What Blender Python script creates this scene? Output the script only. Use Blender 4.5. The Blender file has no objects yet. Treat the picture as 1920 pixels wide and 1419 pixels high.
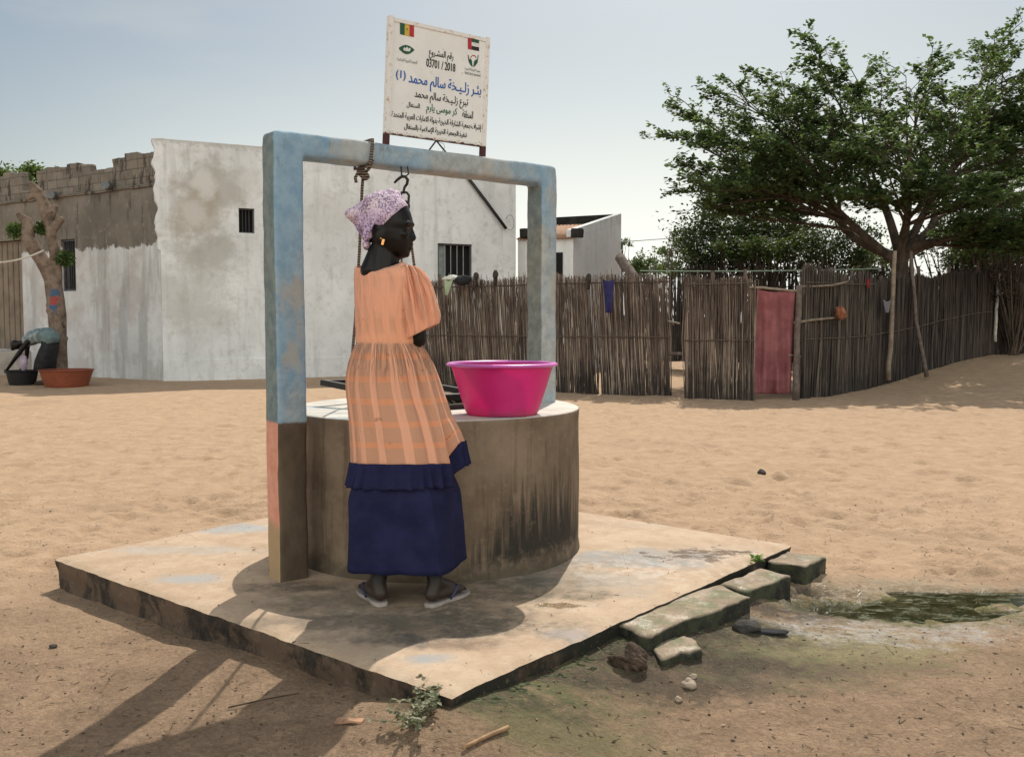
import bpy, bmesh, math, random
import numpy as np
from mathutils import Vector, Matrix
random.seed(7); np.random.seed(7)
SC = bpy.context.scene
COL = SC.collection
PI = math.pi

# ------------------------------------------------------------------ camera
FPX, HC = 1761.0, 1.31
TH = math.atan((709 - 605) / FPX)
cam_d = bpy.data.cameras.new('camera'); cam = bpy.data.objects.new('camera', cam_d); COL.objects.link(cam)
cam.location = (0, 0, HC); cam.rotation_euler = (PI / 2 - TH, 0, 0)
cam_d.sensor_width = 36; cam_d.lens = FPX / 1920 * 36; cam_d.clip_start = 0.05; cam_d.clip_end = 3000
SC.camera = cam

# ------------------------------------------------------------------ sky, sun, exposure
SUN = Vector((0.17, 0.80, 1.0)).normalized()
elev = math.asin(SUN.z); azim = math.atan2(SUN.x, SUN.y)
W = bpy.data.worlds.new('World'); SC.world = W; W.use_nodes = True
wt = W.node_tree; bg = wt.nodes['Background']
sky = wt.nodes.new('ShaderNodeTexSky'); sky.sky_type = 'NISHITA'; sky.sun_disc = False
sky.sun_elevation = elev; sky.sun_rotation = azim
sky.air_density = 1.0; sky.dust_density = 3.0; sky.ozone_density = 1.0; sky.altitude = 0
# unseen bright cloud added behind the camera as fill light, thin veil elsewhere
tc = wt.nodes.new('ShaderNodeTexCoord'); sx_w = wt.nodes.new('ShaderNodeSeparateXYZ'); wt.links.new(tc.outputs['Generated'], sx_w.inputs[0])
def wmath(op, a, b=None, c=None):
    n = wt.nodes.new('ShaderNodeMath'); n.operation = op
    for i, v in enumerate((a, b, c)):
        if v is None: continue
        if isinstance(v, bpy.types.NodeSocket): wt.links.new(v, n.inputs[i])
        else: n.inputs[i].default_value = v
    return n.outputs[0]
def wss(f, a, b):
    n = wt.nodes.new('ShaderNodeMapRange'); n.interpolation_type = 'SMOOTHSTEP'; wt.links.new(f, n.inputs[0]); 
    n.inputs[1].default_value = min(a, b); n.inputs[2].default_value = max(a, b)
    if a > b: n.inputs[3].default_value = 1; n.inputs[4].default_value = 0
    return n.outputs[0]
cn = wt.nodes.new('ShaderNodeTexNoise'); cn.inputs['Scale'].default_value = 2.6; cn.inputs['Detail'].default_value = 6; cn.inputs['Roughness'].default_value = .6
cmap = wt.nodes.new('ShaderNodeMapping'); cmap.inputs['Scale'].default_value = (1, 1, 2.2); wt.links.new(tc.outputs['Generated'], cmap.inputs[0]); wt.links.new(cmap.outputs[0], cn.inputs['Vector'])
behind = wss(wmath('ADD', wmath('MULTIPLY', sx_w.outputs[1], -1.0), wmath('MULTIPLY', sx_w.outputs[2], -.45)), -.10, .40)
cover = wmath('MULTIPLY', wss(cn.outputs['Fac'], .34, .52), behind)
up_w = wss(sx_w.outputs[2], -.02, .06); cover = wmath('MULTIPLY', cover, up_w)
cmix = wt.nodes.new('ShaderNodeMix'); cmix.data_type = 'RGBA'; wt.links.new(cover, cmix.inputs[0]); wt.links.new(sky.outputs[0], cmix.inputs[6]); cmix.inputs[7].default_value = (22, 21.7, 21.4, 1)
veil = wt.nodes.new('ShaderNodeTexNoise'); veil.inputs['Scale'].default_value = 3.2; veil.inputs['Detail'].default_value = 5; vm_ = wt.nodes.new('ShaderNodeMapping'); vm_.inputs['Scale'].default_value = (1, 1, 5); vm_.inputs['Location'].default_value = (.4, 0, .2); wt.links.new(tc.outputs['Generated'], vm_.inputs[0]); wt.links.new(vm_.outputs[0], veil.inputs['Vector'])
vmix = wt.nodes.new('ShaderNodeMix'); vmix.data_type = 'RGBA'; wt.links.new(wmath('MULTIPLY', wmath('MULTIPLY', wss(veil.outputs['Fac'], .45, .75), wss(sx_w.outputs[2], .1, .4)), .45), vmix.inputs[0]); wt.links.new(cmix.outputs[2], vmix.inputs[6]); vmix.inputs[7].default_value = (8.2, 7.9, 7.7, 1)
# bright dusty haze low in the sky toward the sun
el_f = wss(sx_w.outputs[2], .34, .02)
vd = wt.nodes.new('ShaderNodeVectorMath'); vd.operation = 'DOT_PRODUCT'; wt.links.new(tc.outputs['Generated'], vd.inputs[0]); vd.inputs[1].default_value = (math.sin(math.radians(7)), math.cos(math.radians(7)), 0)
az_f = wss(vd.outputs['Value'], .74, 1.0)
hmix = wt.nodes.new('ShaderNodeMix'); hmix.data_type = 'RGBA'
wt.links.new(wmath('MULTIPLY', wmath('POWER', el_f, 1.3), wmath('MULTIPLY_ADD', az_f, .76, .20)), hmix.inputs[0]); wt.links.new(vmix.outputs[2], hmix.inputs[6]); hmix.inputs[7].default_value = (13.4, 13.0, 12.9, 1)
tint = wt.nodes.new('ShaderNodeMix'); tint.data_type = 'RGBA'; tint.blend_type = 'MULTIPLY'; tint.inputs[0].default_value = 1; wt.links.new(hmix.outputs[2], tint.inputs[6]); tint.inputs[7].default_value = (1.0, 1.04, .98, 1)
wt.links.new(tint.outputs[2], bg.inputs[0]); bg.inputs[1].default_value = 0.065
sd = bpy.data.lights.new('sun', 'SUN'); so = bpy.data.objects.new('sun', sd); COL.objects.link(so)
sd.energy = 3.2; sd.angle = math.radians(0.5); sd.color = (1.0, 0.93, 0.82)
so.rotation_euler = (-SUN).to_track_quat('-Z', 'Y').to_euler()
SC.view_settings.view_transform = 'Standard'; SC.view_settings.look = 'None'
SC.view_settings.exposure = 0.35; SC.view_settings.gamma = 1; SC.view_settings.use_curve_mapping = False
SC.cycles.max_bounces = 8

# ------------------------------------------------------------------ helpers
FW = np.array([0, math.cos(TH), -math.sin(TH)]); UP = np.array([0, math.sin(TH), math.cos(TH)])
def ray(u, v): return FW + UP * (709 - v) / FPX + np.array([1., 0, 0]) * (u - 960) / FPX
def P(u, v, Y):
    d = ray(u, v); return Vector(np.array([0, 0, HC]) + d * Y / d[1])
def G(u, v, z=0.0):
    d = ray(u, v); return Vector(np.array([0, 0, HC]) + d * (z - HC) / d[2])
def onwall(u, v, A, B):
    """point where the sight line meets the vertical plane through ground points A and B: (distance along wall, z)"""
    d = ray(u, v); ax, ay = A[0], A[1]; bx, by = B[0] - ax, B[1] - ay
    # t*d - s*b = a
    det = d[0] * (-by) + bx * d[1]
    t = (ax * (-by) + bx * ay) / det
    p = np.array([0, 0, HC]) + d * t
    L = math.hypot(bx, by)
    return ((p[0] - ax) * bx + (p[1] - ay) * by) / L, p[2]
def sstep(a, b, x):
    t = np.clip((x - a) / (b - a), 0, 1); return t * t * (3 - 2 * t)
def lerp(a, b, t): return a + (b - a) * t
def interp(x, xs, ys): return float(np.interp(x, xs, ys))

_perm = np.random.RandomState(3).permutation(512)
def _h2(ix, iy, seed=0):
    h = (ix.astype(np.int64) * 374761393 + iy.astype(np.int64) * 668265263 + seed * 1442695041) & 0x7fffffff
    h = (h ^ (h >> 13)) * 1274126177 & 0x7fffffff
    return ((h ^ (h >> 16)) & 0xffff) / 65535.0
def vnoise(x, y, seed=0):
    x = np.asarray(x, float); y = np.asarray(y, float)
    ix = np.floor(x); iy = np.floor(y); fx = x - ix; fy = y - iy
    fx = fx * fx * (3 - 2 * fx); fy = fy * fy * (3 - 2 * fy)
    a = _h2(ix, iy, seed); b = _h2(ix + 1, iy, seed); c = _h2(ix, iy + 1, seed); d = _h2(ix + 1, iy + 1, seed)
    return (a + (b - a) * fx) * (1 - fy) + (c + (d - c) * fx) * fy
def fbm(x, y, oct=4, seed=0):
    s = 0; a = .5
    for o in range(oct):
        s = s + a * (vnoise(np.asarray(x) * 2 ** o, np.asarray(y) * 2 ** o, seed + o) - .5) * 2; a *= .5
    return s

def tag(o, label=None, cat=None, group=None, kind=None):
    if label: o['label'] = label
    if cat: o['category'] = cat
    if group: o['group'] = group
    if kind: o['kind'] = kind
    return o
def thing(name, loc, label, cat, group=None):
    o = bpy.data.objects.new(name, None); COL.objects.link(o); o.location = loc; o.empty_display_size = .1
    return tag(o, label, cat, group)

def wloc(o):
    v = Vector((0, 0, 0))
    while o is not None: v = v + o.location; o = o.parent
    return v

class MB:
    def __init__(s): s.v = []; s.f = []; s.uv = []; s.mi = []; s.m = 0
    def add(s, vs, fs, uvs=None):
        b = len(s.v); s.v.extend([tuple(p) for p in vs]); s.f.extend([tuple(i + b for i in f) for f in fs])
        s.mi.extend([s.m] * len(fs))
        if uvs is None: uvs = [(0, 0)] * len(vs)
        s.uv.extend(uvs); return b
    def box(s, lo, hi):
        x0, y0, z0 = lo; x1, y1, z1 = hi
        s.obox(Vector(((x0 + x1) / 2, (y0 + y1) / 2, (z0 + z1) / 2)), Vector((1, 0, 0)), Vector((0, 1, 0)), Vector((0, 0, 1)), (x1 - x0) / 2, (y1 - y0) / 2, (z1 - z0) / 2)
    def obox(s, c, X, Y, Z, a, b, d):
        c = Vector(c); vs = [c + X * (a * i) + Y * (b * j) + Z * (d * k) for k in (-1, 1) for j in (-1, 1) for i in (-1, 1)]
        s.add(vs, [(0, 2, 3, 1), (4, 5, 7, 6), (0, 1, 5, 4), (2, 6, 7, 3), (0, 4, 6, 2), (1, 3, 7, 5)])
    def rbox(s, c, X, Y, Z, a, b, d, r=.01, n=8, amp=0, freq=8, seed=0, step=None):
        """rounded box as a fine grid with a little surface unevenness"""
        c = Vector(c); ext = (a, b, d); ax = (X, Y, Z); cache = {}
        cnt = [max(2, int(math.ceil(2 * e / step))) if step else n for e in ext]
        key_v = []
        def coords(i):
            N_ = cnt[i]; e = ext[i]; base = list(np.linspace(-e + r, e - r, N_ + 1)); return [-e] + [-e + r * .3] + base + [e - r * .3] + [e]
        cs = [coords(i) for i in range(3)]
        def vid(i, j, k):
            kk = (i, j, k)
            if kk in cache: return cache[kk]
            p = Vector((cs[0][i], cs[1][j], cs[2][k]))
            q = Vector([max(-(ext[m] - r), min(ext[m] - r, p[m])) for m in range(3)])
            n_ = p - q
            if n_.length > 1e-9: n_.normalize(); p = q + n_ * r
            w = c + X * p[0] + Y * p[1] + Z * p[2]
            if amp:
                g = lambda t: float(fbm(w.x * freq + t * 7.1 + w.z * 3.3, w.y * freq * .9 + w.z * freq + t * 3.7, 3, seed))
                w = w + Vector((g(0), g(1), g(2))) * amp
            cache[kk] = len(key_v); key_v.append(w); return cache[kk]
        fs = []
        for axis in range(3):
            o1, o2 = [m for m in range(3) if m != axis]
            for side in (0, len(cs[axis]) - 1):
                for p in range(len(cs[o1]) - 1):
                    for q in range(len(cs[o2]) - 1):
                        idx = []
                        for (dp, dq) in ((0, 0), (1, 0), (1, 1), (0, 1)):
                            t = [0, 0, 0]; t[axis] = side; t[o1] = p + dp; t[o2] = q + dq; idx.append(vid(*t))
                        fl = (side == 0) ^ (axis == 1)
                        fs.append(tuple(reversed(idx)) if fl else tuple(idx))
        s.add(key_v, fs)
    def tube(s, path, rad, seg=8, caps=True, closed=False):
        path = [Vector(p) for p in path]; n = len(path)
        if not hasattr(rad, '__len__'): rad = [rad] * n
        vs = []; prev = None
        for i, p in enumerate(path):
            if closed: t = path[(i + 1) % n] - path[i - 1]
            else: t = path[min(i + 1, n - 1)] - path[max(i - 1, 0)]
            if t.length < 1e-9: t = Vector((0, 0, 1))
            t.normalize()
            if prev is None:
                a = t.orthogonal().normalized()
            else:
                a = prev - t * prev.dot(t)
                a = a.normalized() if a.length > 1e-6 else t.orthogonal().normalized()
            prev = a; b = t.cross(a)
            for k in range(seg):
                an = 2 * PI * k / seg; vs.append(p + (a * math.cos(an) + b * math.sin(an)) * rad[i])
        fs = []
        for i in range(n if closed else n - 1):
            j = (i + 1) % n
            for k in range(seg):
                k2 = (k + 1) % seg; fs.append((i * seg + k, i * seg + k2, j * seg + k2, j * seg + k))
        if caps and not closed:
            fs.append(tuple(reversed(range(seg)))); fs.append(tuple((n - 1) * seg + k for k in range(seg)))
        s.add(vs, fs)
    def capsule(s, p0, p1, r0, r1, seg=14, n=5):
        p0 = Vector(p0); p1 = Vector(p1); d = (p1 - p0)
        if d.length < 1e-6: d = Vector((0, 0, 1e-4)); p1 = p0 + d
        d.normalize(); pts = []; rr = []
        for i in range(n): a = PI / 2 * (1 - i / n); pts.append(p0 - d * r0 * math.sin(a)); rr.append(max(1e-4, r0 * math.cos(a)))
        pts.append(p0); rr.append(r0); pts.append(p1); rr.append(r1)
        for i in range(1, n + 1): a = PI / 2 * i / n; pts.append(p1 + d * r1 * math.sin(a)); rr.append(max(1e-4, r1 * math.cos(a)))
        s.tube(pts, rr, seg)
    def ellipsoid(s, c, rx, ry, rz, seg=20, rings=12, R=None):
        c = Vector(c); vs = []; fs = []
        for i in range(rings + 1):
            ph = -PI / 2 + PI * i / rings
            for k in range(seg):
                an = 2 * PI * k / seg; p = Vector((rx * max(.001, math.cos(ph)) * math.cos(an), ry * max(.001, math.cos(ph)) * math.sin(an), rz * math.sin(ph)))
                if R is not None: p = R @ p
                vs.append(c + p)
        for i in range(rings):
            for k in range(seg):
                k2 = (k + 1) % seg; fs.append((i * seg + k, i * seg + k2, (i + 1) * seg + k2, (i + 1) * seg + k))
        fs.append(tuple(reversed(range(seg)))); fs.append(tuple(rings * seg + k for k in range(seg)))
        s.add(vs, fs)
    def loft(s, rows, closed=True, caps=False, uvs=None):
        """rows: list of equal-length point rows; closed joins last column to first by duplicate column"""
        n = len(rows[0]); vs = [p for r in rows for p in r]; fs = []
        m = n if closed else n - 1
        for i in range(len(rows) - 1):
            for k in range(m):
                k2 = (k + 1) % n; fs.append((i * n + k, i * n + k2, (i + 1) * n + k2, (i + 1) * n + k))
        if caps: fs.append(tuple(reversed(range(n)))); fs.append(tuple((len(rows) - 1) * n + k for k in range(n)))
        s.add(vs, fs, [q for r in uvs for q in r] if uvs else None)
    def lathe(s, c, prof, seg=48, wob=None):
        c = Vector(c); rows = []
        for (r, z) in prof:
            rows.append([c + Vector((r * math.cos(2 * PI * k / seg), r * math.sin(2 * PI * k / seg), z)) for k in range(seg)])
        s.loft(rows)
    def prism(s, outline, Z, d):
        """outline: list of Vectors (a flat polygon), extruded along Z by d"""
        n = len(outline); Z = Vector(Z); top = [Vector(p) + Z * d for p in outline]; bot = [Vector(p) for p in outline]
        s.add(bot + top, [tuple(reversed(range(n))), tuple(range(n, 2 * n))] + [(i, (i + 1) % n, n + (i + 1) % n, n + i) for i in range(n)])
    def mesh(s, name, org=Vector((0, 0, 0))):
        me = bpy.data.meshes.new(name); o = Vector(org)
        me.from_pydata([(p[0] - o.x, p[1] - o.y, p[2] - o.z) for p in s.v], [], s.f)
        return me
    def build(s, name, mat, parent=None, smooth=False, org=None, uv=False, fixn=False, solid=0, subsurf=0):
        if parent is not None: base = wloc(parent)
        elif org is not None: base = Vector(org)
        else: base = Vector((0, 0, 0))
        me = s.mesh(name, base)
        for m in (mat if isinstance(mat, (list, tuple)) else [mat]): me.materials.append(m)
        if any(s.mi): me.polygons.foreach_set('material_index', s.mi)
        if smooth: me.polygons.foreach_set('use_smooth', [True] * len(me.polygons))
        if uv:
            l = me.uv_layers.new(name='UVMap'); vi = np.zeros(len(me.loops), int); me.loops.foreach_get('vertex_index', vi)
            l.data.foreach_set('uv', np.array(s.uv, float)[vi].ravel())
        if fixn:
            bm = bmesh.new(); bm.from_mesh(me); bmesh.ops.recalc_face_normals(bm, faces=bm.faces); bm.to_mesh(me); bm.free()
        me.update()
        o = bpy.data.objects.new(name, me); COL.objects.link(o)
        if parent is not None: o.parent = parent
        elif org is not None: o.location = base
        if solid: md = o.modifiers.new('thickness', 'SOLIDIFY'); md.thickness = solid; md.offset = 0
        if subsurf: md = o.modifiers.new('smooth', 'SUBSURF'); md.levels = subsurf; md.render_levels = subsurf
        return o

def fuse(mb, voxel, iters=4):
    """one continuous skin grown round overlapping body forms"""
    me = mb.mesh('tmp'); o = bpy.data.objects.new('tmp', me); COL.objects.link(o)
    r = o.modifiers.new('r', 'REMESH'); r.mode = 'VOXEL'; r.voxel_size = voxel
    s = o.modifiers.new('s', 'SMOOTH'); s.iterations = iters; s.factor = .5
    dg = bpy.context.evaluated_depsgraph_get(); dg.update()
    res = bpy.data.meshes.new_from_object(o.evaluated_get(dg))
    bpy.data.objects.remove(o); bpy.data.meshes.remove(me)
    return res
def mesh_obj(name, me, mat, parent=None, smooth=True):
    base = wloc(parent) if parent is not None else Vector((0, 0, 0))
    me.transform(Matrix.Translation(-base)); me.name = name
    me.materials.clear(); me.materials.append(mat)
    me.polygons.foreach_set('use_smooth', [smooth] * len(me.polygons))
    o = bpy.data.objects.new(name, me); COL.objects.link(o); o.parent = parent
    return o

# ------------------------------------------------------------------ material kit
class NM:
    def __init__(s, name):
        s.mat = bpy.data.materials.new(name); s.mat.use_nodes = True; s.nt = s.mat.node_tree
        s.b = s.nt.nodes['Principled BSDF']; s.out = s.nt.nodes['Material Output']; s._p = None; s._o = None
    def n(s, t): return s.nt.nodes.new(t)
    def put(s, sock, v):
        if v is None: return
        if isinstance(v, bpy.types.NodeSocket): s.nt.links.new(v, sock)
        elif isinstance(v, (tuple, list, Vector)) and sock.type == 'RGBA' and len(v) == 3: sock.default_value = (*v, 1)
        else: sock.default_value = v
    def pos(s):
        if s._p is None: s._p = s.n('ShaderNodeNewGeometry')
        return s._p.outputs['Position']
    def nor(s): s.pos(); return s._p.outputs['Normal']
    def isl(s): s.pos(); return s._p.outputs['Random Per Island']
    def obj(s):
        if s._o is None: s._o = s.n('ShaderNodeTexCoord')
        return s._o.outputs['Object']
    def uv(s): s.obj(); return s._o.outputs['UV']
    def sep(s, v):
        x = s.n('ShaderNodeSeparateXYZ'); s.put(x.inputs[0], v); return x.outputs[0], x.outputs[1], x.outputs[2]
    def comb(s, x, y, z):
        c = s.n('ShaderNodeCombineXYZ'); s.put(c.inputs[0], x); s.put(c.inputs[1], y); s.put(c.inputs[2], z); return c.outputs[0]
    def m(s, op, a, b=None, c=None, clamp=False):
        k = s.n('ShaderNodeMath'); k.operation = op; k.use_clamp = clamp
        s.put(k.inputs[0], a); s.put(k.inputs[1], b); s.put(k.inputs[2], c); return k.outputs[0]
    def vm(s, op, a, b=None):
        k = s.n('ShaderNodeVectorMath'); k.operation = op; s.put(k.inputs[0], a); s.put(k.inputs[1], b)
        return k.outputs['Value'] if op in ('LENGTH', 'DISTANCE', 'DOT_PRODUCT') else k.outputs[0]
    def noise(s, scale, detail=4, rough=.55, vec=None, dist=0.0, stretch=None):
        vec = vec if vec is not None else s.obj()
        if stretch is not None: vec = s.vm('MULTIPLY', vec, stretch)
        k = s.n('ShaderNodeTexNoise'); s.put(k.inputs['Vector'], vec); k.inputs['Scale'].default_value = scale
        k.inputs['Detail'].default_value = detail; k.inputs['Roughness'].default_value = rough; k.inputs['Distortion'].default_value = dist
        return k.outputs['Fac']
    def vor(s, scale, vec=None, feature='F1', out='Distance', stretch=None):
        vec = vec if vec is not None else s.obj()
        if stretch is not None: vec = s.vm('MULTIPLY', vec, stretch)
        k = s.n('ShaderNodeTexVoronoi'); k.feature = feature; s.put(k.inputs['Vector'], vec); k.inputs['Scale'].default_value = scale
        return k.outputs[out]
    def ss(s, f, a, b):
        k = s.n('ShaderNodeMapRange'); k.interpolation_type = 'SMOOTHSTEP'; s.put(k.inputs[0], f)
        flip = a > b
        k.inputs[1].default_value = min(a, b); k.inputs[2].default_value = max(a, b)
        k.inputs[3].default_value = 1.0 if flip else 0.0; k.inputs[4].default_value = 0.0 if flip else 1.0
        return k.outputs[0]
    def mix(s, f, a, b, blend='MIX'):
        k = s.n('ShaderNodeMix'); k.data_type = 'RGBA'; k.blend_type = blend
        s.put(k.inputs[0], f); s.put(k.inputs[6], a); s.put(k.inputs[7], b); return k.outputs[2]
    def mul(s, a, b): return s.m('MULTIPLY', a, b)
    def ramp(s, f, *st):
        k = s.n('ShaderNodeValToRGB'); s.put(k.inputs[0], f); el = k.color_ramp.elements
        el[0].position = st[0][0]; el[0].color = (*st[0][1], 1); el[1].position = st[-1][0]; el[1].color = (*st[-1][1], 1)
        for p, c in st[1:-1]: e = el.new(p); e.color = (*c, 1)
        return k.outputs[0]
    def blob(s, cx, cy, rx, ry, wob=.5, scale=3, edge=.35, rot=0, vec=None, seed=0):
        """1 inside an uneven patch on the ground plane"""
        vec = vec if vec is not None else s.pos()
        x, y, z = s.sep(vec)
        dx = s.m('SUBTRACT', x, cx); dy = s.m('SUBTRACT', y, cy)
        if rot:
            c, n = math.cos(rot), math.sin(rot)
            ex = s.m('ADD', s.mul(dx, c), s.mul(dy, n)); ey = s.m('SUBTRACT', s.mul(dy, c), s.mul(dx, n)); dx, dy = ex, ey
        dx = s.m('DIVIDE', dx, rx); dy = s.m('DIVIDE', dy, ry)
        d = s.m('SQRT', s.m('ADD', s.mul(dx, dx), s.mul(dy, dy)))
        w = s.noise(scale, 7, .7, vec=s.vm('ADD', vec, (seed * 3.1, seed * 1.7, 0)))
        d = s.m('ADD', d, s.mul(s.m('SUBTRACT', w, .5), wob * 5.0))
        return s.ss(d, 1 + edge / 2, 1 - edge)
    def bump(s, h, strength=.5, dist=.02, prev=None):
        k = s.n('ShaderNodeBump'); s.put(k.inputs['Height'], h); k.inputs['Strength'].default_value = strength; k.inputs['Distance'].default_value = dist
        s.put(k.inputs['Normal'], prev); return k.outputs[0]
    def fin(s, col=None, rough=.8, normal=None, metal=0, spec=.3, **kw):
        s.put(s.b.inputs['Base Color'], col); s.put(s.b.inputs['Roughness'], rough); s.put(s.b.inputs['Normal'], normal)
        s.put(s.b.inputs['Metallic'], metal); s.put(s.b.inputs['Specular IOR Level'], spec)
        for k, v in kw.items(): s.put(s.b.inputs[k], v)
        return s.mat
    def translucent(s, col, fac, normal=None):
        t = s.n('ShaderNodeBsdfTranslucent'); s.put(t.inputs[0], col); s.put(t.inputs[1], normal)
        k = s.n('ShaderNodeMixShader'); k.inputs[0].default_value = fac
        s.nt.links.new(s.b.outputs[0], k.inputs[1]); s.nt.links.new(t.outputs[0], k.inputs[2]); s.nt.links.new(k.outputs[0], s.out.inputs[0])
        return s.mat

def plain(name, col, rough=.6, var=.15, scale=12, metal=0, spec=.3, bump=.2, bd=.004):
    k = NM(name); f = k.noise(scale, 5); c = k.mix(k.ss(f, .3, .7), tuple(x * (1 - var) for x in col), tuple(min(1, x * (1 + var)) for x in col))
    return k.fin(c, rough, k.bump(k.noise(scale * 5, 4), bump, bd) if bump else None, metal, spec)

# ================================================================== GROUND
SL, SF, SR, SB = Vector((-2.282, 4.612, .15)), Vector((-.192, 2.881, .15)), Vector((1.477, 4.895, .15)), Vector((-.63, 6.63, .15))
WC = Vector((-.40, 4.89, 0)); WR = .75; WZ = .878
def segdist(x, y, a, b):
    dx, dy = b[0] - a[0], b[1] - a[1]; t = np.clip(((x - a[0]) * dx + (y - a[1]) * dy) / (dx * dx + dy * dy), 0, 1)
    return np.hypot(x - a[0] - t * dx, y - a[1] - t * dy)
PUD = G(1690, 1128)
def puddle_mask(x, y):
    e1 = ((x - PUD.x + .10) / .66) ** 2 + ((y - PUD.y) / .26) ** 2
    e2 = ((x - PUD.x - .55) / .45) ** 2 + ((y - PUD.y - .08) / .13) ** 2
    return np.maximum(sstep(1.5, .2, e1), sstep(1.5, .2, e2))
def ground_base(x, y):
    z = .55 * sstep(5, 12, x) * sstep(14, 23, y)
    z = z + .075 * np.exp(-(segdist(x, y, SF, (.95, 4.26)) / .30) ** 2)
    z = z + .03 * np.exp(-(segdist(x, y, SF, (-1.0, 3.55)) / .3) ** 2) + .05 * np.exp(-(segdist(x, y, (1.0, 4.2), (1.62, 4.75)) / .16) ** 2) * .6
    return z
def gz(x, y): return float(ground_base(np.array(x, float), np.array(y, float)))
def axis(breaks):
    out = [breaks[0][0]]
    for (a, b, s0, s1) in [(breaks[i][0], breaks[i + 1][0], breaks[i][1], breaks[i + 1][1]) for i in range(len(breaks) - 1)]:
        x = a
        while x < b - 1e-6:
            t = (x - a) / (b - a); x = min(b, x + s0 * (s1 / s0) ** t); out.append(x)
    return np.array(out)
half = axis([(0, .024), (2.4, .026), (4, .045), (9, .07), (15, .3), (60, 4), (900, 120)])
gx = np.concatenate([-half[::-1][:-1], half])
gy = np.concatenate([-axis([(0, .5), (20, 3), (900, 120)])[::-1][:-1], axis([(0, .3), (1.9, .05), (2.3, .02), (5, .024), (9, .045), (16, .07), (24, .3), (80, 4), (1200, 120)])])
X, Y = np.meshgrid(gx, gy)
fade = sstep(60, 20, np.hypot(X, Y))
Z = ground_base(X, Y) + fade * (fbm(X * .5, Y * .5, 3, 5) * .035 + fbm(X * 2.2, Y * 2.2, 4, 11) * .016 + fbm(X * 9, Y * 9, 3, 21) * .0055)
far = sstep(5.5, 8, Y) * sstep(20, 16, Y)
Z += far * fbm(X * 3.4, Y * 4.6, 3, 31) * .022
rs = np.random.RandomState(5)
for _ in range(5200):                                     # foot and hoof prints in the loose sand
    fy_ = rs.uniform(4.8, 16.5); fx_ = rs.uniform(-.62, .62) * fy_ + rs.uniform(-.3, .3)
    a = rs.uniform(0, PI); ln = rs.choice([rs.uniform(.035, .08), rs.uniform(.07, .14)], p=[.72, .28]); wd = ln * rs.uniform(.4, .75); dp = ln * rs.uniform(.10, .22)
    i0, i1 = np.searchsorted(gy, (fy_ - .5, fy_ + .5)); j0, j1 = np.searchsorted(gx, (fx_ - .5, fx_ + .5))
    if i1 <= i0 or j1 <= j0: continue
    dx = X[i0:i1, j0:j1] - fx_; dy = Y[i0:i1, j0:j1] - fy_
    u = (dx * math.cos(a) + dy * math.sin(a)) / ln; w = (-dx * math.sin(a) + dy * math.cos(a)) / wd; r = u * u + w * w
    Z[i0:i1, j0:j1] += -dp * np.exp(-r * r) + dp * .45 * np.exp(-((np.sqrt(r) - 1.5) / .4) ** 2)
Z -= .045 * puddle_mask(X, Y) * (.82 + 1.7 * fbm(X * 4, Y * 9, 5, 51) + .9 * fbm(X * 16, Y * 30, 3, 57))
def gzz(x, y): return float(Z[min(len(gy) - 1, np.searchsorted(gy, y)), min(len(gx) - 1, np.searchsorted(gx, x))])
ny_, nx_ = X.shape
gm = MB()
gm.v = list(zip(X.ravel(), Y.ravel(), Z.ravel()))
ii = (np.arange(ny_ - 1)[:, None] * nx_ + np.arange(nx_ - 1)[None, :]).ravel()
gm.f = np.stack([ii, ii + 1, ii + nx_ + 1, ii + nx_], 1).tolist(); gm.mi = [0] * len(gm.f)

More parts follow.
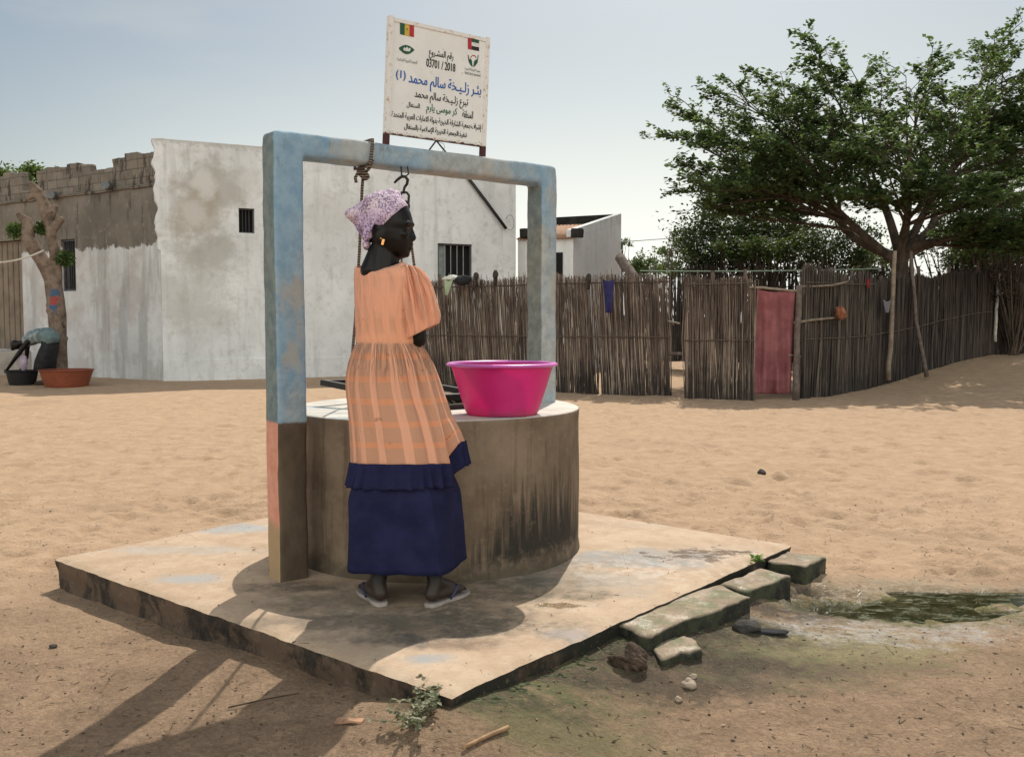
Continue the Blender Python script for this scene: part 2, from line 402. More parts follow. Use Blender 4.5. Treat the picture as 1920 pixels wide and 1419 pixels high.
def mat_ground():
    k = NM('sand'); p = k.pos(); x, y, z = k.sep(p)
    big = k.noise(.7, 4, .6, vec=p); mid = k.noise(5, 5, .65, vec=p); fine = k.noise(60, 4, .7, vec=p); grit = k.vor(140, vec=p, out='Color')
    loose = k.mix(k.ss(mid, .3, .75), (.41, .275, .175), (.50, .35, .23))
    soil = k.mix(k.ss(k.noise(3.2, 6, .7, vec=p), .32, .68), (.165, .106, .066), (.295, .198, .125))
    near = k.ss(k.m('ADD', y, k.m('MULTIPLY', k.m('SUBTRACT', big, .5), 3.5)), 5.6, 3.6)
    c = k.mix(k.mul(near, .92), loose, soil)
    c = k.mix(k.mul(k.ss(fine, .35, .75), .45), c, k.mix(.5, c, (.56, .41, .28)))
    specks = k.ss(k.noise(30, 4, .8, vec=p, stretch=(.8, 1.3, 1)), .60, .68)
    c = k.mix(k.mul(specks, k.mul(k.ss(k.noise(1.6, 3, .6, vec=p), .42, .62), .75)), c, (.10, .062, .04))
    leafy = k.ss(k.noise(7, 6, .75, vec=p, stretch=(.8, 1.5, 1)), .62, .72)
    c = k.mix(k.mul(leafy, k.mul(near, .55)), c, (.13, .083, .055))
    # damp earth, algae and silt where the well water runs off
    def at(u, v): g = G(u, v, .03); return g.x, g.y
    cx, cy = at(1300, 1235); c = k.mix(k.mul(k.blob(cx, cy, .75, .30, .45, 4, .5, seed=1), .75), c, (.095, .07, .055))
    cx, cy = at(1420, 1215); gb = k.ss(k.noise(11, 6, .75, vec=p, stretch=(.8, 1.5, 1)), .40, .58); c = k.mix(k.mul(k.mul(k.blob(cx, cy, .75, .33, .5, 5, .7, seed=2), gb), .85), c, (.14, .145, .065))
    cx, cy = at(980, 1300); alg = k.blob(cx, cy, .50, .26, .55, 5, .8, seed=3)
    c = k.mix(k.mul(k.mul(alg, k.m('ADD', .35, k.mul(gb, .65))), .9), c, (.085, .105, .042))
    cx, cy = at(1060, 1380); c = k.mix(k.mul(k.blob(cx, cy, .33, .18, .6, 6, .8, seed=4), .7), c, (.11, .115, .05))
    cx, cy = at(1560, 1200); c = k.mix(k.mul(k.blob(cx, cy, .55, .2, .5, 6, .6, seed=5), .6), c, (.27, .25, .13))
    wet = k.blob(PUD.x + .15, PUD.y - .02, 1.0, .42, .5, 5, .5, seed=6)
    c = k.mix(k.mul(wet, .7), c, (.23, .19, .125))
    cx, cy = at(1650, 1172); silt = k.mul(k.blob(cx, cy, .62, .17, .7, 7, .7, seed=7), k.ss(k.noise(9, 6, .75, vec=p, stretch=(.7, 1.6, 1)), .40, .56))
    c = k.mix(k.mul(silt, .75), c, (.42, .40, .37))
    cx, cy = at(1700, 1130); scum = k.blob(cx, cy, .62, .21, .8, 9, .5, seed=8)
    c = k.mix(k.mul(scum, .9), c, (.12, .115, .035))
    for i, (u, v, rx, ry) in enumerate(((1190, 1225, .30, .12), (1090, 1240, .30, .07), (960, 1290, .22, .06), (1560, 1130, .25, .10), (1330, 1195, .30, .07), (1250, 1195, .16, .07), (1120, 1215, .2, .06), (1330, 1240, .3, .07), (1240, 1285, .25, .08), (1400, 1175, .16, .07), (1470, 1150, .2, .06), (1010, 1255, .2, .05), (900, 1345, .22, .07), (1480, 1105, .15, .06))):
        cx, cy = at(u, v); mk = k.mul(k.blob(cx, cy, rx * 1.5, ry * 1.5, .6, 7, .7, seed=60 + i), k.ss(k.noise(15, 6, .75, vec=p), .32, .48)); c = k.mix(k.mul(mk, .85), c, (.055, .045, .033) if i % 3 else (.05, .055, .028))
    bare = k.ss(k.noise(.55, 3, .5, vec=p), .60, .72); c = k.mix(k.mul(bare, .35), c, (.27, .185, .12)); c = k.mix(k.mul(k.ss(k.noise(14, 6, .8, vec=p, stretch=(.7, 1.6, 1)), .55, .66), k.mul(k.m('SUBTRACT', 1, near), .4)), c, (.27, .18, .115))
    rough = k.m('SUBTRACT', .95, k.mul(k.mul(k.m('MAXIMUM', wet, silt), k.ss(k.noise(22, 4, .7, vec=p), .45, .6)), .72))
    clod = k.m('ABSOLUTE', k.m('SUBTRACT', k.noise(17, 5, .7, vec=p, dist=.6), .5))
    h = k.m('ADD', k.mul(fine, .5), k.m('ADD', mid, k.mul(k.noise(22, 4, .7, vec=p), .7)))
    c = k.mix(k.mul(k.ss(clod, .05, .0), k.mul(near, .45)), c, (.13, .088, .06)); c = k.mix(k.mul(k.ss(k.noise(90, 5, .8, vec=p), .54, .66), k.mul(near, .5)), c, (.15, .10, .066)); c = k.mix(k.mul(k.ss(k.noise(75, 4, .8, vec=k.vm('ADD', p, (3, 1, 2))), .60, .70), k.mul(near, .45)), c, (.47, .36, .26))
    return k.fin(c, rough, k.bump(clod, .5, .02, k.bump(h, .75, .028)), spec=.25)
tag(gm.build('ground', mat_ground(), smooth=True), kind='structure')

# puddle water, one level sheet whose shore is where the mud rises out of it
def mat_water():
    k = NM('murky water'); p = k.pos()
    c = k.mix(k.ss(k.noise(9, 5, .7, vec=p), .42, .62), (.022, .021, .008), (.05, .043, .02))
    scum = k.ss(k.noise(13, 7, .78, vec=p, stretch=(.75, 1.6, 1)), .50, .60); c = k.mix(k.mul(scum, .85), c, k.mix(k.ss(k.noise(40, 4, .7, vec=p), .4, .6), (.032, .042, .010), (.085, .09, .03)))
    gl = k.ss(k.noise(30, 5, .75, vec=k.vm('ADD', p, (4, 2, 0))), .60, .66)
    return k.fin(c, k.m('ADD', .05, k.mul(scum, .3)), k.bump(k.mul(gl, .5), .2, .003, k.bump(k.noise(45, 3, .6, vec=p), .12, .004)), spec=.35)
pm = MB(); rows = []
for j in range(11):
    rows.append([Vector((PUD.x + (-.72 + 1.9 * i / 30), PUD.y - .3 + .62 * j / 10, -.017)) for i in range(31)])
pm.loft(rows, closed=False)
tag(pm.build('puddle_water', mat_water(), smooth=True), kind='structure')

# ================================================================== WELL
def mat_apron():
    k = NM('apron cement'); p = k.pos(); x, y, z = k.sep(p)
    n1 = k.noise(2.2, 6, .65, vec=p); n2 = k.noise(14, 5, .7, vec=p); n3 = k.noise(70, 3, .7, vec=p)
    c = k.mix(k.ss(n1, .33, .66), (.43, .305, .205), (.53, .40, .285))
    c = k.mix(k.mul(k.ss(n2, .45, .7), .4), c, (.58, .47, .36))
    def at(u, v): g = G(u, v, .15); return g.x, g.y
    for i, (u, v, rx, ry, cc, f) in enumerate([
        (430, 990, .28, .13, (.33, .37, .40), .8), (365, 1085, .17, .11, (.32, .35, .37), .75), (330, 1030, .5, .1, (.40, .385, .365), .55),
        (1190, 1045, .40, .20, (.27, .285, .29), .85), (1110, 1090, .36, .2, (.35, .325, .29), .65), (1060, 1190, .12, .08, (.30, .285, .29), .65),
        (800, 1235, .09, .06, (.31, .33, .345), .8), (1250, 985, .4, .06, (.44, .36, .28), .5)]):
        cx, cy = at(u, v); c = k.mix(k.mul(k.blob(cx, cy, rx, ry, .55, 5, .6, seed=i), f), c, cc)
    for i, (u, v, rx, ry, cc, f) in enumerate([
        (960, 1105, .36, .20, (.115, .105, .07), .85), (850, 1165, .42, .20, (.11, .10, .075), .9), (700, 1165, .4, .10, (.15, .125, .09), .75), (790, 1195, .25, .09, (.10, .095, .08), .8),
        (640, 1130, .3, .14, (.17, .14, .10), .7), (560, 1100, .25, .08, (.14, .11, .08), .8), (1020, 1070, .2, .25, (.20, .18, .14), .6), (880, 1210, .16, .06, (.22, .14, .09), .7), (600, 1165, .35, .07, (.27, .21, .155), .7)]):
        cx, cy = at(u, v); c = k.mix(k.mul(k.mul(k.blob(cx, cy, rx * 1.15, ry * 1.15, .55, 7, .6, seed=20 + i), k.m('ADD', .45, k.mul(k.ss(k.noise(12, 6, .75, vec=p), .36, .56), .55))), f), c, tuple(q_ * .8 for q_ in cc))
    cx, cy = at(1330, 1038); wet = k.mul(k.blob(cx, cy, .30, .15, .7, 6, .4, seed=31), k.ss(k.noise(16, 4, .7, vec=p, stretch=(.6, 1.6, 1)), .40, .50))
    c = k.mix(k.mul(wet, .85), c, (.17, .115, .075))
    cx, cy = at(1060, 1135); wet2 = k.blob(cx, cy, .13, .05, .6, 9, .4, seed=33); c = k.mix(k.mul(wet2, .8), c, (.20, .13, .06))
    cx, cy = at(1180, 1060); damp = k.blob(cx, cy, .55, .3, .5, 5, .6, seed=35)
    # side faces: crumbling render over dark rubble
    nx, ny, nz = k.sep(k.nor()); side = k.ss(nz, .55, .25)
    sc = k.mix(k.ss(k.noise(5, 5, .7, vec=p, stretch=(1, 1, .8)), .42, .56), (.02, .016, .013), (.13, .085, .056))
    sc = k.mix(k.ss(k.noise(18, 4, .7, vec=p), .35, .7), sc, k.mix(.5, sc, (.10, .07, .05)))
    sc = k.mix(k.mul(k.ss(nx, .35, .6), k.ss(k.noise(6, 4, .7, vec=p), .25, .5)), sc, (.022, .021, .015)); c = k.mix(side, c, sc)  # right-facing side near black: undercut shadow put into the colour
    crack = k.ss(k.vor(3.1, vec=k.vm('ADD', p, k.vm('MULTIPLY', (1, 1, 1), (.3, .1, 0))), feature='DISTANCE_TO_EDGE'), .006, .0)
    c = k.mix(k.mul(crack, k.mul(k.ss(k.noise(1.2, 2, .5, vec=p), .55, .62), .8)), c, (.12, .08, .055))
    dust = k.ss(k.noise(4.5, 7, .75, vec=p), .46, .60); c = k.mix(k.mul(dust, k.mul(k.ss(nz, .3, .6), .35)), c, (.36, .25, .16)); c = k.mix(k.mul(k.ss(k.noise(24, 6, .8, vec=p), .56, .68), .4), c, (.27, .20, .14))
    c = k.mix(k.mul(k.ss(n3, .64, .74), .7), c, (.16, .105, .07))
    r = k.m('SUBTRACT', .85, k.m('ADD', k.mul(k.m('MAXIMUM', wet, wet2), .72), k.mul(k.mul(damp, k.ss(n2, .45, .6)), .4)), clamp=True)
    h = k.m('ADD', k.mul(n2, .8), k.mul(n3, .4))
    return k.fin(c, r, k.bump(h, .5, .016), spec=.4)
def slab_mesh():
    s = MB(); N_ = 110; rows = []
    def edge_j(t, sd): return float(fbm(t * 14, sd * 9.1, 4, 70 + sd))
    for i in range(N_ + 1):
        a = i / N_; row = []
        for j in range(N_ + 1):
            b = j / N_
            p = (SL * (1 - b) + SF * b) * (1 - a) + (SB * (1 - b) + SR * b) * a
            d = min(a, b, 1 - a, 1 - b)
            z = .15 + float(fbm(p.x * 1.5, p.y * 1.5, 3, 60)) * .006 - .012 * max(0, 1 - d / .012) - .004 * max(0, 1 - d / .03)
            jx = edge_j(a * 2.7, 1) * .010 if b in (0, 1) else 0; jy = edge_j(b * 2.7, 2) * .010 if a in (0, 1) else 0
            e1 = (SF - SL).normalized(); e2 = (SB - SL).normalized()
            p = p + e1 * jx + e2 * jy
            row.append(Vector((p.x, p.y, z)))
        rows.append(row)
    s.loft(rows, closed=False)
    ring = [rows[0][j] for j in range(N_ + 1)] + [rows[i][N_] for i in range(1, N_ + 1)] + [rows[N_][j] for j in range(N_ - 1, -1, -1)] + [rows[i][0] for i in range(N_ - 1, 0, -1)]
    cen = (SL + SF + SR + SB) / 4; prev = ring; rr = [ring]
    for q in range(1, 9):
        z = .138 - .03 * q; new = []
        for m, p in enumerate(ring):
            out = Vector((p.x - cen.x, p.y - cen.y, 0)).normalized()
            w = float(fbm(m * .11, q * .5, 4, 80)) * .022 + (-.012 if q > 2 else 0) - .02 * max(0., float(fbm(m * .05, 3.3, 3, 83)) * 2) * min(1, q / 3)
            new.append(Vector((p.x, p.y, z)) + out * w)
        rr.append(new)
    s.loft(list(reversed(rr)))
    return s
well = thing('water_well', (WC.x, WC.y, .15), 'round concrete water well on a square cement apron under a blue painted concrete frame', 'well')
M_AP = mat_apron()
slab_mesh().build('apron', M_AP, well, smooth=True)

def mat_drum():
    k = NM('well concrete'); p = k.obj(); x, y, z = k.sep(p)      # origin at the foot of the well, z up to .73
    ang = k.m('ARCTAN2', y, x)
    cyl = k.comb(k.mul(ang, .75), z, 0)
    n1 = k.noise(3, 5, .65, vec=cyl); n2 = k.noise(18, 5, .7, vec=cyl); st = k.noise(9, 4, .65, vec=cyl, stretch=(2.2, .16, 1)); st2 = k.noise(22, 3, .6, vec=cyl, stretch=(2, .1, 1))
    c = k.mix(k.ss(n1, .35, .68), (.165, .115, .078), (.26, .19, .132))
    c = k.mix(k.mul(k.ss(st, .52, .68), .55), c, (.085, .055, .038))
    c = k.mix(k.mul(k.ss(n2, .5, .72), .4), c, (.31, .24, .17))
    # black mould: tongues rising from the lower wall toward the right of the front
    da = k.m('ABSOLUTE', k.m('ADD', ang, .68)); 
    topz = k.m('ADD', k.m('SUBTRACT', .46, k.mul(k.mul(da, da), .95)), k.mul(k.m('SUBTRACT', st2, .5), .8))
    low = k.m('ADD', .035, k.mul(k.m('SUBTRACT', n2, .5), .2))
    mould = k.mul(k.ss(k.m('SUBTRACT', topz, z), -.06, .26), k.ss(k.m('SUBTRACT', z, low), -.03, .08))
    mould = k.mul(mould, k.ss(k.m('ADD', n2, k.mul(k.m('SUBTRACT', n1, .5), .7)), .24, .46))
    c = k.mix(k.mul(mould, .92), c, (.022, .021, .018))
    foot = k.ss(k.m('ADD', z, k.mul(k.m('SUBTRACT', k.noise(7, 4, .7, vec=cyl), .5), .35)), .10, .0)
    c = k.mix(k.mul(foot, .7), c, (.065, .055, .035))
    nx, ny, nz = k.sep(k.nor()); top = k.ss(nz, .5, .8)
    tc = k.mix(k.ss(k.noise(4, 5, .65, vec=p), .38, .62), (.56, .52, .46), (.66, .63, .57))
    tc = k.mix(k.mul(k.ss(k.noise(5, 4, .6, vec=p, stretch=(.5, 2, 1)), .54, .64), .7), tc, (.34, .40, .44))
    tc = k.mix(k.mul(k.ss(k.noise(30, 4, .7, vec=p), .6, .72), .5), tc, (.30, .24, .18))
    c = k.mix(top, c, tc)
    return k.fin(c, .85, k.bump(k.m('ADD', n2, k.mul(n1, .6)), .4, .012), spec=.3)
def drum():
    s = MB(); seg = 128; h = WZ - .15
    def ring(r, z, w=1.0):
        return [Vector((WC.x + (r + w * .006 * float(fbm(math.cos(2 * PI * q / seg) * 2 + z, math.sin(2 * PI * q / seg) * 2 + z * 2, 3, 91))) * math.cos(2 * PI * q / seg), WC.y + (r + w * .006 * float(fbm(math.cos(2 * PI * q / seg) * 2 + z, math.sin(2 * PI * q / seg) * 2 + z * 2, 3, 91))) * math.sin(2 * PI * q / seg), z)) for q in range(seg)]
    rows = [ring(WR + .012, .10), ring(WR + .006, .155)]
    for i in range(1, 15): rows.append(ring(WR - .004 * i / 14, .15 + (h - .02) * i / 15, 1.6))
    rows += [ring(WR - .002, WZ - .028), ring(WR, WZ - .012), ring(WR - .004, WZ - .004), ring(WR - .014, WZ), ring(WR - .05, WZ + .002)]
    # square hatch opening
    hs = .30; e1 = Vector((.795, .606, 0)); e2 = Vector((-.606, .795, 0)); hc = WC + Vector((.0, .10, 0))
    def sq(z, s_):
        out = []
        for q in range(seg):
            a = 2 * PI * q / seg; d = Vector((math.cos(a), math.sin(a), 0)); u, v = d.dot(e1), d.dot(e2); m = s_ / max(abs(u), abs(v))
            p = hc + d * m; out.append(Vector((p.x, p.y, z)))
        return out
    R0 = rows[-1]; S0 = sq(WZ, hs)
    for t in (.35, .7): rows.append([Vector((lerp(a.x, b.x, t), lerp(a.y, b.y, t), WZ + .003 * float(fbm(a.x * 5, a.y * 5 + t, 2, 93)))) for a, b in zip(R0, S0)])
    rows += [S0, sq(WZ - .02, hs - .004), sq(WZ - .12, hs - .004), sq(-.6, hs)]
    s.loft(rows); return s
drum().build('well_wall', mat_drum(), well, smooth=True)

# frame of two posts and a beam
TB = Vector((.795, .606, 0)); NB = Vector((.606, -.795, 0)); UZ = Vector((0, 0, 1))
def mat_frame(name, lower_pink):
    k = NM(name); p = k.pos(); x, y, z = k.sep(p)
    n1 = k.noise(2.6, 5, .62, vec=p, stretch=(1, 1, .75)); n2 = k.noise(16, 5, .7, vec=p); n3 = k.noise(4.5, 4, .6, vec=p, stretch=(1, 1, .5))
    grey = k.mix(k.ss(n2, .35, .65), (.31, .335, .335), (.44, .455, .44))
    blue = k.mix(k.ss(n2, .3, .7), (.20, .32, .43), (.30, .42, .51))
    c = k.mix(k.ss(k.m('ADD', n1, k.mul(k.ss(x, -.95, -.3), .10)), .45, .66), blue, grey)
    c = k.mix(k.mul(k.ss(n3, .56, .68), .7), c, (.42, .375, .31))
    c = k.mix(k.mul(k.ss(k.noise(5, 5, .7, vec=k.vm('ADD', p, (5, 2, 1))), .56, .68), .55), c, (.19, .31, .45))
    c = k.mix(k.mul(k.ss(k.noise(40, 4, .7, vec=p), .63, .72), .5), c, (.14, .13, .11))
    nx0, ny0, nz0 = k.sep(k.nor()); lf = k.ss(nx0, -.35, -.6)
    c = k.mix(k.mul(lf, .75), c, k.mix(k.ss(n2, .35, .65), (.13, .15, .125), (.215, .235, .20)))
    c = k.mix(k.mul(k.ss(k.noise(7, 6, .75, vec=p, stretch=(1, 1, .35)), .57, .70), .6), c, (.10, .105, .095))
    if lower_pink:
        ln = k.m('ADD', .865, k.mul(k.m('SUBTRACT', k.noise(6, 4, .6, vec=p), .5), .05))
        low = k.mul(k.ss(k.m('SUBTRACT', z, ln), .008, -.008), k.ss(x, -.6, -.7))
        nx, ny, nz = k.sep(k.nor()); left = k.ss(nx, -.2, -.5)
        pink = k.mix(k.ss(n2, .3, .7), (.66, .27, .19), (.74, .37, .27))
        pink = k.mix(k.ss(k.m('ADD', z, k.mul(k.m('SUBTRACT', n3, .5), .2)), .46, .38), pink, (.42, .29, .165))
        ec = k.mix(k.ss(n3, .35, .65), (.075, .052, .036), (.145, .105, .07))
        c = k.mix(low, c, k.mix(left, ec, pink))
    return k.fin(c, .8, k.bump(k.m('ADD', n2, k.mul(n1, .5)), .35, .012), spec=.3)
M_FP = mat_frame('worn blue paint over pink', True)
ZT = 2.156; BH = .108; BD = .142
A0 = Vector((-1.038, 4.141, 0)); A1 = Vector((.246, 5.114, 0))    # front bottom corners of the frame's outer ends
Lb = (A1 - A0).length; TB = (A1 - A0).normalized(); NB = Vector((TB.y, -TB.x, 0))
cb = (A0 + A1) / 2 - NB * (BD / 2) + UZ * (ZT - BH / 2); wl, wr = .142, .105
fm = MB()
fm.rbox(cb, TB, NB, UZ, Lb / 2, BD / 2, BH / 2, r=.024, step=.05)
fm.rbox(A0 + TB * (wl / 2) - NB * (BD / 2) + UZ * ((.10 + ZT - .045) / 2), TB, NB, UZ, wl / 2, BD / 2, (ZT - .045 - .10) / 2, r=.012, step=.06)
fm.rbox(A1 - TB * (wr / 2) - NB * (BD / 2) + UZ * ((.5 + ZT - .045) / 2), TB, NB, UZ, wr / 2, BD / 2, (ZT - .045 - .5) / 2, r=.012, step=.06)
bmf = bmesh.new(); tmp = fm.mesh('t'); bmf.from_mesh(tmp); bmesh.ops.recalc_face_normals(bmf, faces=bmf.faces); fm.v = [tuple(v.co) for v in bmf.verts]; fm.f = [tuple(v.index for v in f.verts) for f in bmf.faces]; bmf.free()
fme = fuse(fm, .0105, 2)
for v in fme.vertices:
    x_, y_, z_ = v.co; g_ = lambda t: float(fbm(x_ * 6 + t * 7.1 + z_ * 3.3, y_ * 5.4 + z_ * 6 + t * 3.7, 4, 101)); v.co = (x_ + g_(0) * .0055, y_ + g_(1) * .0055, z_ + g_(2) * .004)
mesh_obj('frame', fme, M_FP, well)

# hatch frame and lid, lying open behind the woman
M_IRON = plain('black iron', (.022, .02, .018), .6, .3, 20, spec=.4)
lid = thing('metal_hatch', (WC.x, WC.y + .1, WZ), 'dark square angle iron hatch raised over the well opening behind the woman', 'hatch')
hm = MB(); hc = Vector((WC.x, WC.y + .10, WZ))
for d, o in ((TB, NB), (NB, TB)):
    for sgn in (-1, 1):
        hm.obox(hc + o * (.312 * sgn) + UZ * .012, d, o, UZ, .325, .011, .014)
hm.build('hatch_frame', M_IRON, lid)
lm = MB(); q0 = P(608, 717, 4.92)
l1 = P(700, 735, 4.70); l2 = P(690, 712, 5.25)
ld1 = (l1 - q0).normalized(); ld2 = (l2 - q0); ld2 = (ld2 - ld1 * ld2.dot(ld1)).normalized(); ln_ = ld1.cross(ld2).normalized()
for (a, d, L_) in ((q0, ld1, .60), (q0, ld2, .60), (q0 + ld1 * .6, ld2, .60), (q0 + ld2 * .6, ld1, .60)):
    lm.obox(a + d * L_ / 2, d, ln_.cross(d), ln_, L_ / 2 + .014, .015, .015)
lm.build('lid_frame', M_IRON, lid)
# prop from lid down to the hatch frame
pp = MB(); pe = q0 + ld1 * .58 + ld2 * .3; pp.tube([pe, Vector((pe.x + .04, pe.y, WZ + .02))], .008, 6); pp.build('prop', M_IRON, lid)

# ================================================================== SIGN ON THE BEAM
AR = {}
def _ar(base, code, n):
    AR[base] = (code, n)
for ch, code, n in [('ا', 0xFE8D, 2), ('ب', 0xFE8F, 4), ('ة', 0xFE93, 2), ('ت', 0xFE95, 4), ('ج', 0xFE9D, 4), ('ح', 0xFEA1, 4), ('خ', 0xFEA5, 4), ('د', 0xFEA9, 2),
                    ('ذ', 0xFEAB, 2), ('ر', 0xFEAD, 2), ('ز', 0xFEAF, 2), ('س', 0xFEB1, 4), ('ش', 0xFEB5, 4), ('ط', 0xFEC1, 4), ('ع', 0xFEC9, 4), ('غ', 0xFECD, 4),
                    ('ف', 0xFED1, 4), ('ق', 0xFED5, 4), ('ك', 0xFED9, 4), ('ل', 0xFEDD, 4), ('م', 0xFEE1, 4), ('ن', 0xFEE5, 4), ('ه', 0xFEE9, 4), ('و', 0xFEED, 2),
                    ('ى', 0xFEEF, 2), ('ي', 0xFEF1, 4), ('ئ', 0xFE89, 4), ('إ', 0xFE87, 2)]: _ar(ch, code, n)
def shape_ar(t):
    """join Arabic letters and put them in left-to-right drawing order"""
    out = []; i = 0; prev = False
    while i < len(t):
        c = t[i]
        if c == 'ـ': out.append(c); prev = True; i += 1; continue
        if c not in AR: out.append(c); prev = False; i += 1; continue
        code, n = AR[c]; nxt = t[i + 1] if i + 1 < len(t) else ''
        if c == 'ل' and nxt in ('ا', 'إ'):
            out.append(chr((0xFEFB if nxt == 'ا' else 0xFEF9) + (1 if prev else 0))); prev = False; i += 2; continue
        join_next = n == 4 and (nxt in AR or nxt == 'ـ')
        if n == 4: g = 3 if (prev and join_next) else 2 if join_next else 1 if prev else 0
        else: g = 1 if prev else 0
        out.append(chr(code + g)); prev = join_next; i += 1
    return ''.join(reversed(out))
def text_mesh(body, bold=0.0):
    cu = bpy.data.curves.new('t', 'FONT'); cu.body = body; cu.resolution_u = 3
    o = bpy.data.objects.new('t', cu); COL.objects.link(o)
    dg = bpy.context.evaluated_depsgraph_get(); dg.update()
    me = bpy.data.meshes.new_from_object(o.evaluated_get(dg)); bpy.data.objects.remove(o); bpy.data.curves.remove(cu)
    return me
tl, tr_ = .597, 1.163
S0 = A0 + TB * tl - NB * .07 + UZ * ZT; SWd = tr_ - tl; SUp = (UZ + TB * .05).normalized(); SHt = .605
def SP(s, h, n=0.0): return S0 + TB * (s * SWd) + SUp * h + NB * n
sign = thing('sign_board', S0, 'white painted metal sign board with Arabic lettering and two flags standing on the blue beam', 'sign')
k = NM('sign white paint'); p = k.obj()
f1 = k.noise(9, 5, .65); c = k.mix(k.ss(f1, .35, .7), (.80, .77, .73), (.86, .835, .80))
rx_, ry_, rz_ = k.sep(p)
c = k.mix(k.mul(k.ss(k.noise(30, 5, .7), .62, .72), .6), c, (.42, .26, .16))
M_SIGN = k.fin(c, .55, k.bump(k.noise(25, 3), .1, .003))
k = NM('sign frame paint'); p = k.obj(); x, y, z = k.sep(p)
lo = k.ss(k.m('ADD', z, k.mul(k.m('SUBTRACT', k.noise(40, 3), .5), .03)), .066, .058)
c = k.mix(k.ss(k.noise(40, 4, .7), .52, .68), (.80, .76, .72), (.50, .32, .19)); c = k.mix(lo, c, (.075, .022, .02))
M_SFR = k.fin(c, .6)
ph = .066
pb = MB(); pb.obox(SP(.5, (ph + SHt) / 2), TB, NB, SUp, SWd / 2 - .004, .004, (SHt - ph) / 2 - .003); pb.build('panel', M_SIGN, sign)
for s_ in (0, 1):
    q = MB(); q.obox(SP(s_, SHt / 2, 0), TB, NB, SUp, .0125, .0125, SHt / 2 + .01); q.build('post', M_SFR, sign)
for hh in (SHt - .004, ph):
    q = MB(); q.obox(SP(.5, hh), TB, NB, SUp, SWd / 2 - .0125, .009, .009); q.build('rail', M_SFR, sign)
M_ROD = plain('rusty rod', (.05, .04, .035), .6, .3, 30)
ap = SP(.5, ph - .008, 0)
for du in (-.055, .075):
    q = MB(); q.tube([ap, Vector((ap.x, ap.y, ZT - .01)) + TB * du], .0045, 6); q.build('brace', M_ROD, sign)
q = MB(); q.tube([ap, ap + TB * .045 - UZ * .012, ap + TB * .05 - UZ * .03, ap + TB * .035 - UZ * .05], .0012, 4); q.build('wire', M_ROD, sign)
def zst(x, y):
    """enlarged-sign reading to (fraction across, height) on the panel"""
    t = .5; s = .5
    for _ in range(8):
        xl = 140 - 35 * t; xr = 1073 - 45 * t; s = (x - xl) / (xr - xl); yt = 68 + 202 * s; yb = 1080 + 102 * s; t = (y - yt) / (yb - yt)
    return s, SHt - t * (SHt - ph)
INK = {n: plain('ink ' + n, c, .5, .1, 30, bump=0) for n, c in dict(black=(.018, .018, .02), blue=(.03, .12, .42), green=(.02, .14, .055), grey=(.25, .27, .25), red=(.45, .03, .035), yellow=(.62, .42, .06), dark_green=(.02, .09, .045), white=(.72, .70, .66)).items()}
def lettering(txt, x0, x1, ya, yb, ink, bold=.0, sp=0):
    """fit a line between zoom x0..x1; ya..yb = ink top and bottom at the middle of the line"""
    me = text_mesh(txt, bold); co = np.zeros(len(me.vertices) * 3); me.vertices.foreach_get('co', co); co = co.reshape(-1, 3)
    mn = co.min(0); mx = co.max(0); xm = (x0 + x1) / 2
    s0, _ = zst(x0, (ya + yb) / 2); s1, _ = zst(x1, (ya + yb) / 2); _, h1 = zst(xm, ya); _, h0 = zst(xm, yb)
    base = SP(0, 0, .0058) - S0
    T_ = np.array(TB) * SWd; U_ = np.array(SUp)
    if bold:
        bm = bmesh.new(); bm.from_mesh(me); n0 = len(bm.verts); g_ = bmesh.ops.duplicate(bm, geom=bm.verts[:] + bm.edges[:] + bm.faces[:])
        for v in g_['geom']:
            if isinstance(v, bmesh.types.BMVert): v.co.x += bold * 1.6; v.co.y += bold * .5; v.co.z += 1
        bm.to_mesh(me); bm.free(); co = np.zeros(len(me.vertices) * 3); me.vertices.foreach_get('co', co); co = co.reshape(-1, 3); mn = co.min(0); mx = co.max(0)
    sx = s0 + (co[:, 0] - mn[0]) / (mx[0] - mn[0]) * (s1 - s0); hy = h0 + (co[:, 1] - mn[1]) / (mx[1] - mn[1]) * (h1 - h0)
    out = np.array(base)[None] + sx[:, None] * T_[None] + hy[:, None] * U_[None] + (co[:, 2] > .5)[:, None] * np.array(NB)[None] * .0006
    me.vertices.foreach_set('co', out.ravel()); me.name = 'lettering'; me.materials.clear(); me.materials.append(INK[ink]); me.update()
    o = bpy.data.objects.new('lettering', me); COL.objects.link(o); o.parent = sign; return o
lettering(shape_ar('رقم المشـروع'), 490, 728, 356, 446, 'black', .022)
lettering('03701 / 2018', 465, 748, 448, 522, 'black', .028)
lettering(shape_ar('بئـر زلـيـخة سالم محمد'), 298, 1010, 600, 742, 'blue', .026)
lettering('(1)', 185, 275, 530, 622, 'blue', .026)
lettering(shape_ar('تبرع زلـيـخة سالم محمد'), 355, 876, 735, 838, 'black', .022)
lettering(shape_ar('السنغال'), 283, 405, 815, 872, 'black', .022)
lettering(shape_ar('كر موسى يارم'), 465, 765, 838, 934, 'green', .024)
lettering(shape_ar('المنطقة'), 815, 924, 880, 948, 'black', .022)
lettering(shape_ar('إشراف:جمعية الشارقة الخيرية بدولة الامارات العربية المتحدة'), 145, 1008, 945, 1016, 'black', .024)
lettering(shape_ar('تنفيذ:الجمعية الخيرية الإسلامية بالسنغال'), 260, 862, 1033, 1100, 'black', .03)
lettering(shape_ar('الجمعية الخيرية الإسلامية'), 196, 380, 430, 468, 'grey', .012)
lettering(shape_ar('جمعية الشارقة الخيرية'), 840, 1000, 515, 545, 'grey', .006)
lettering('Sharjah Charity International', 840, 1000, 553, 583, 'grey', .012)
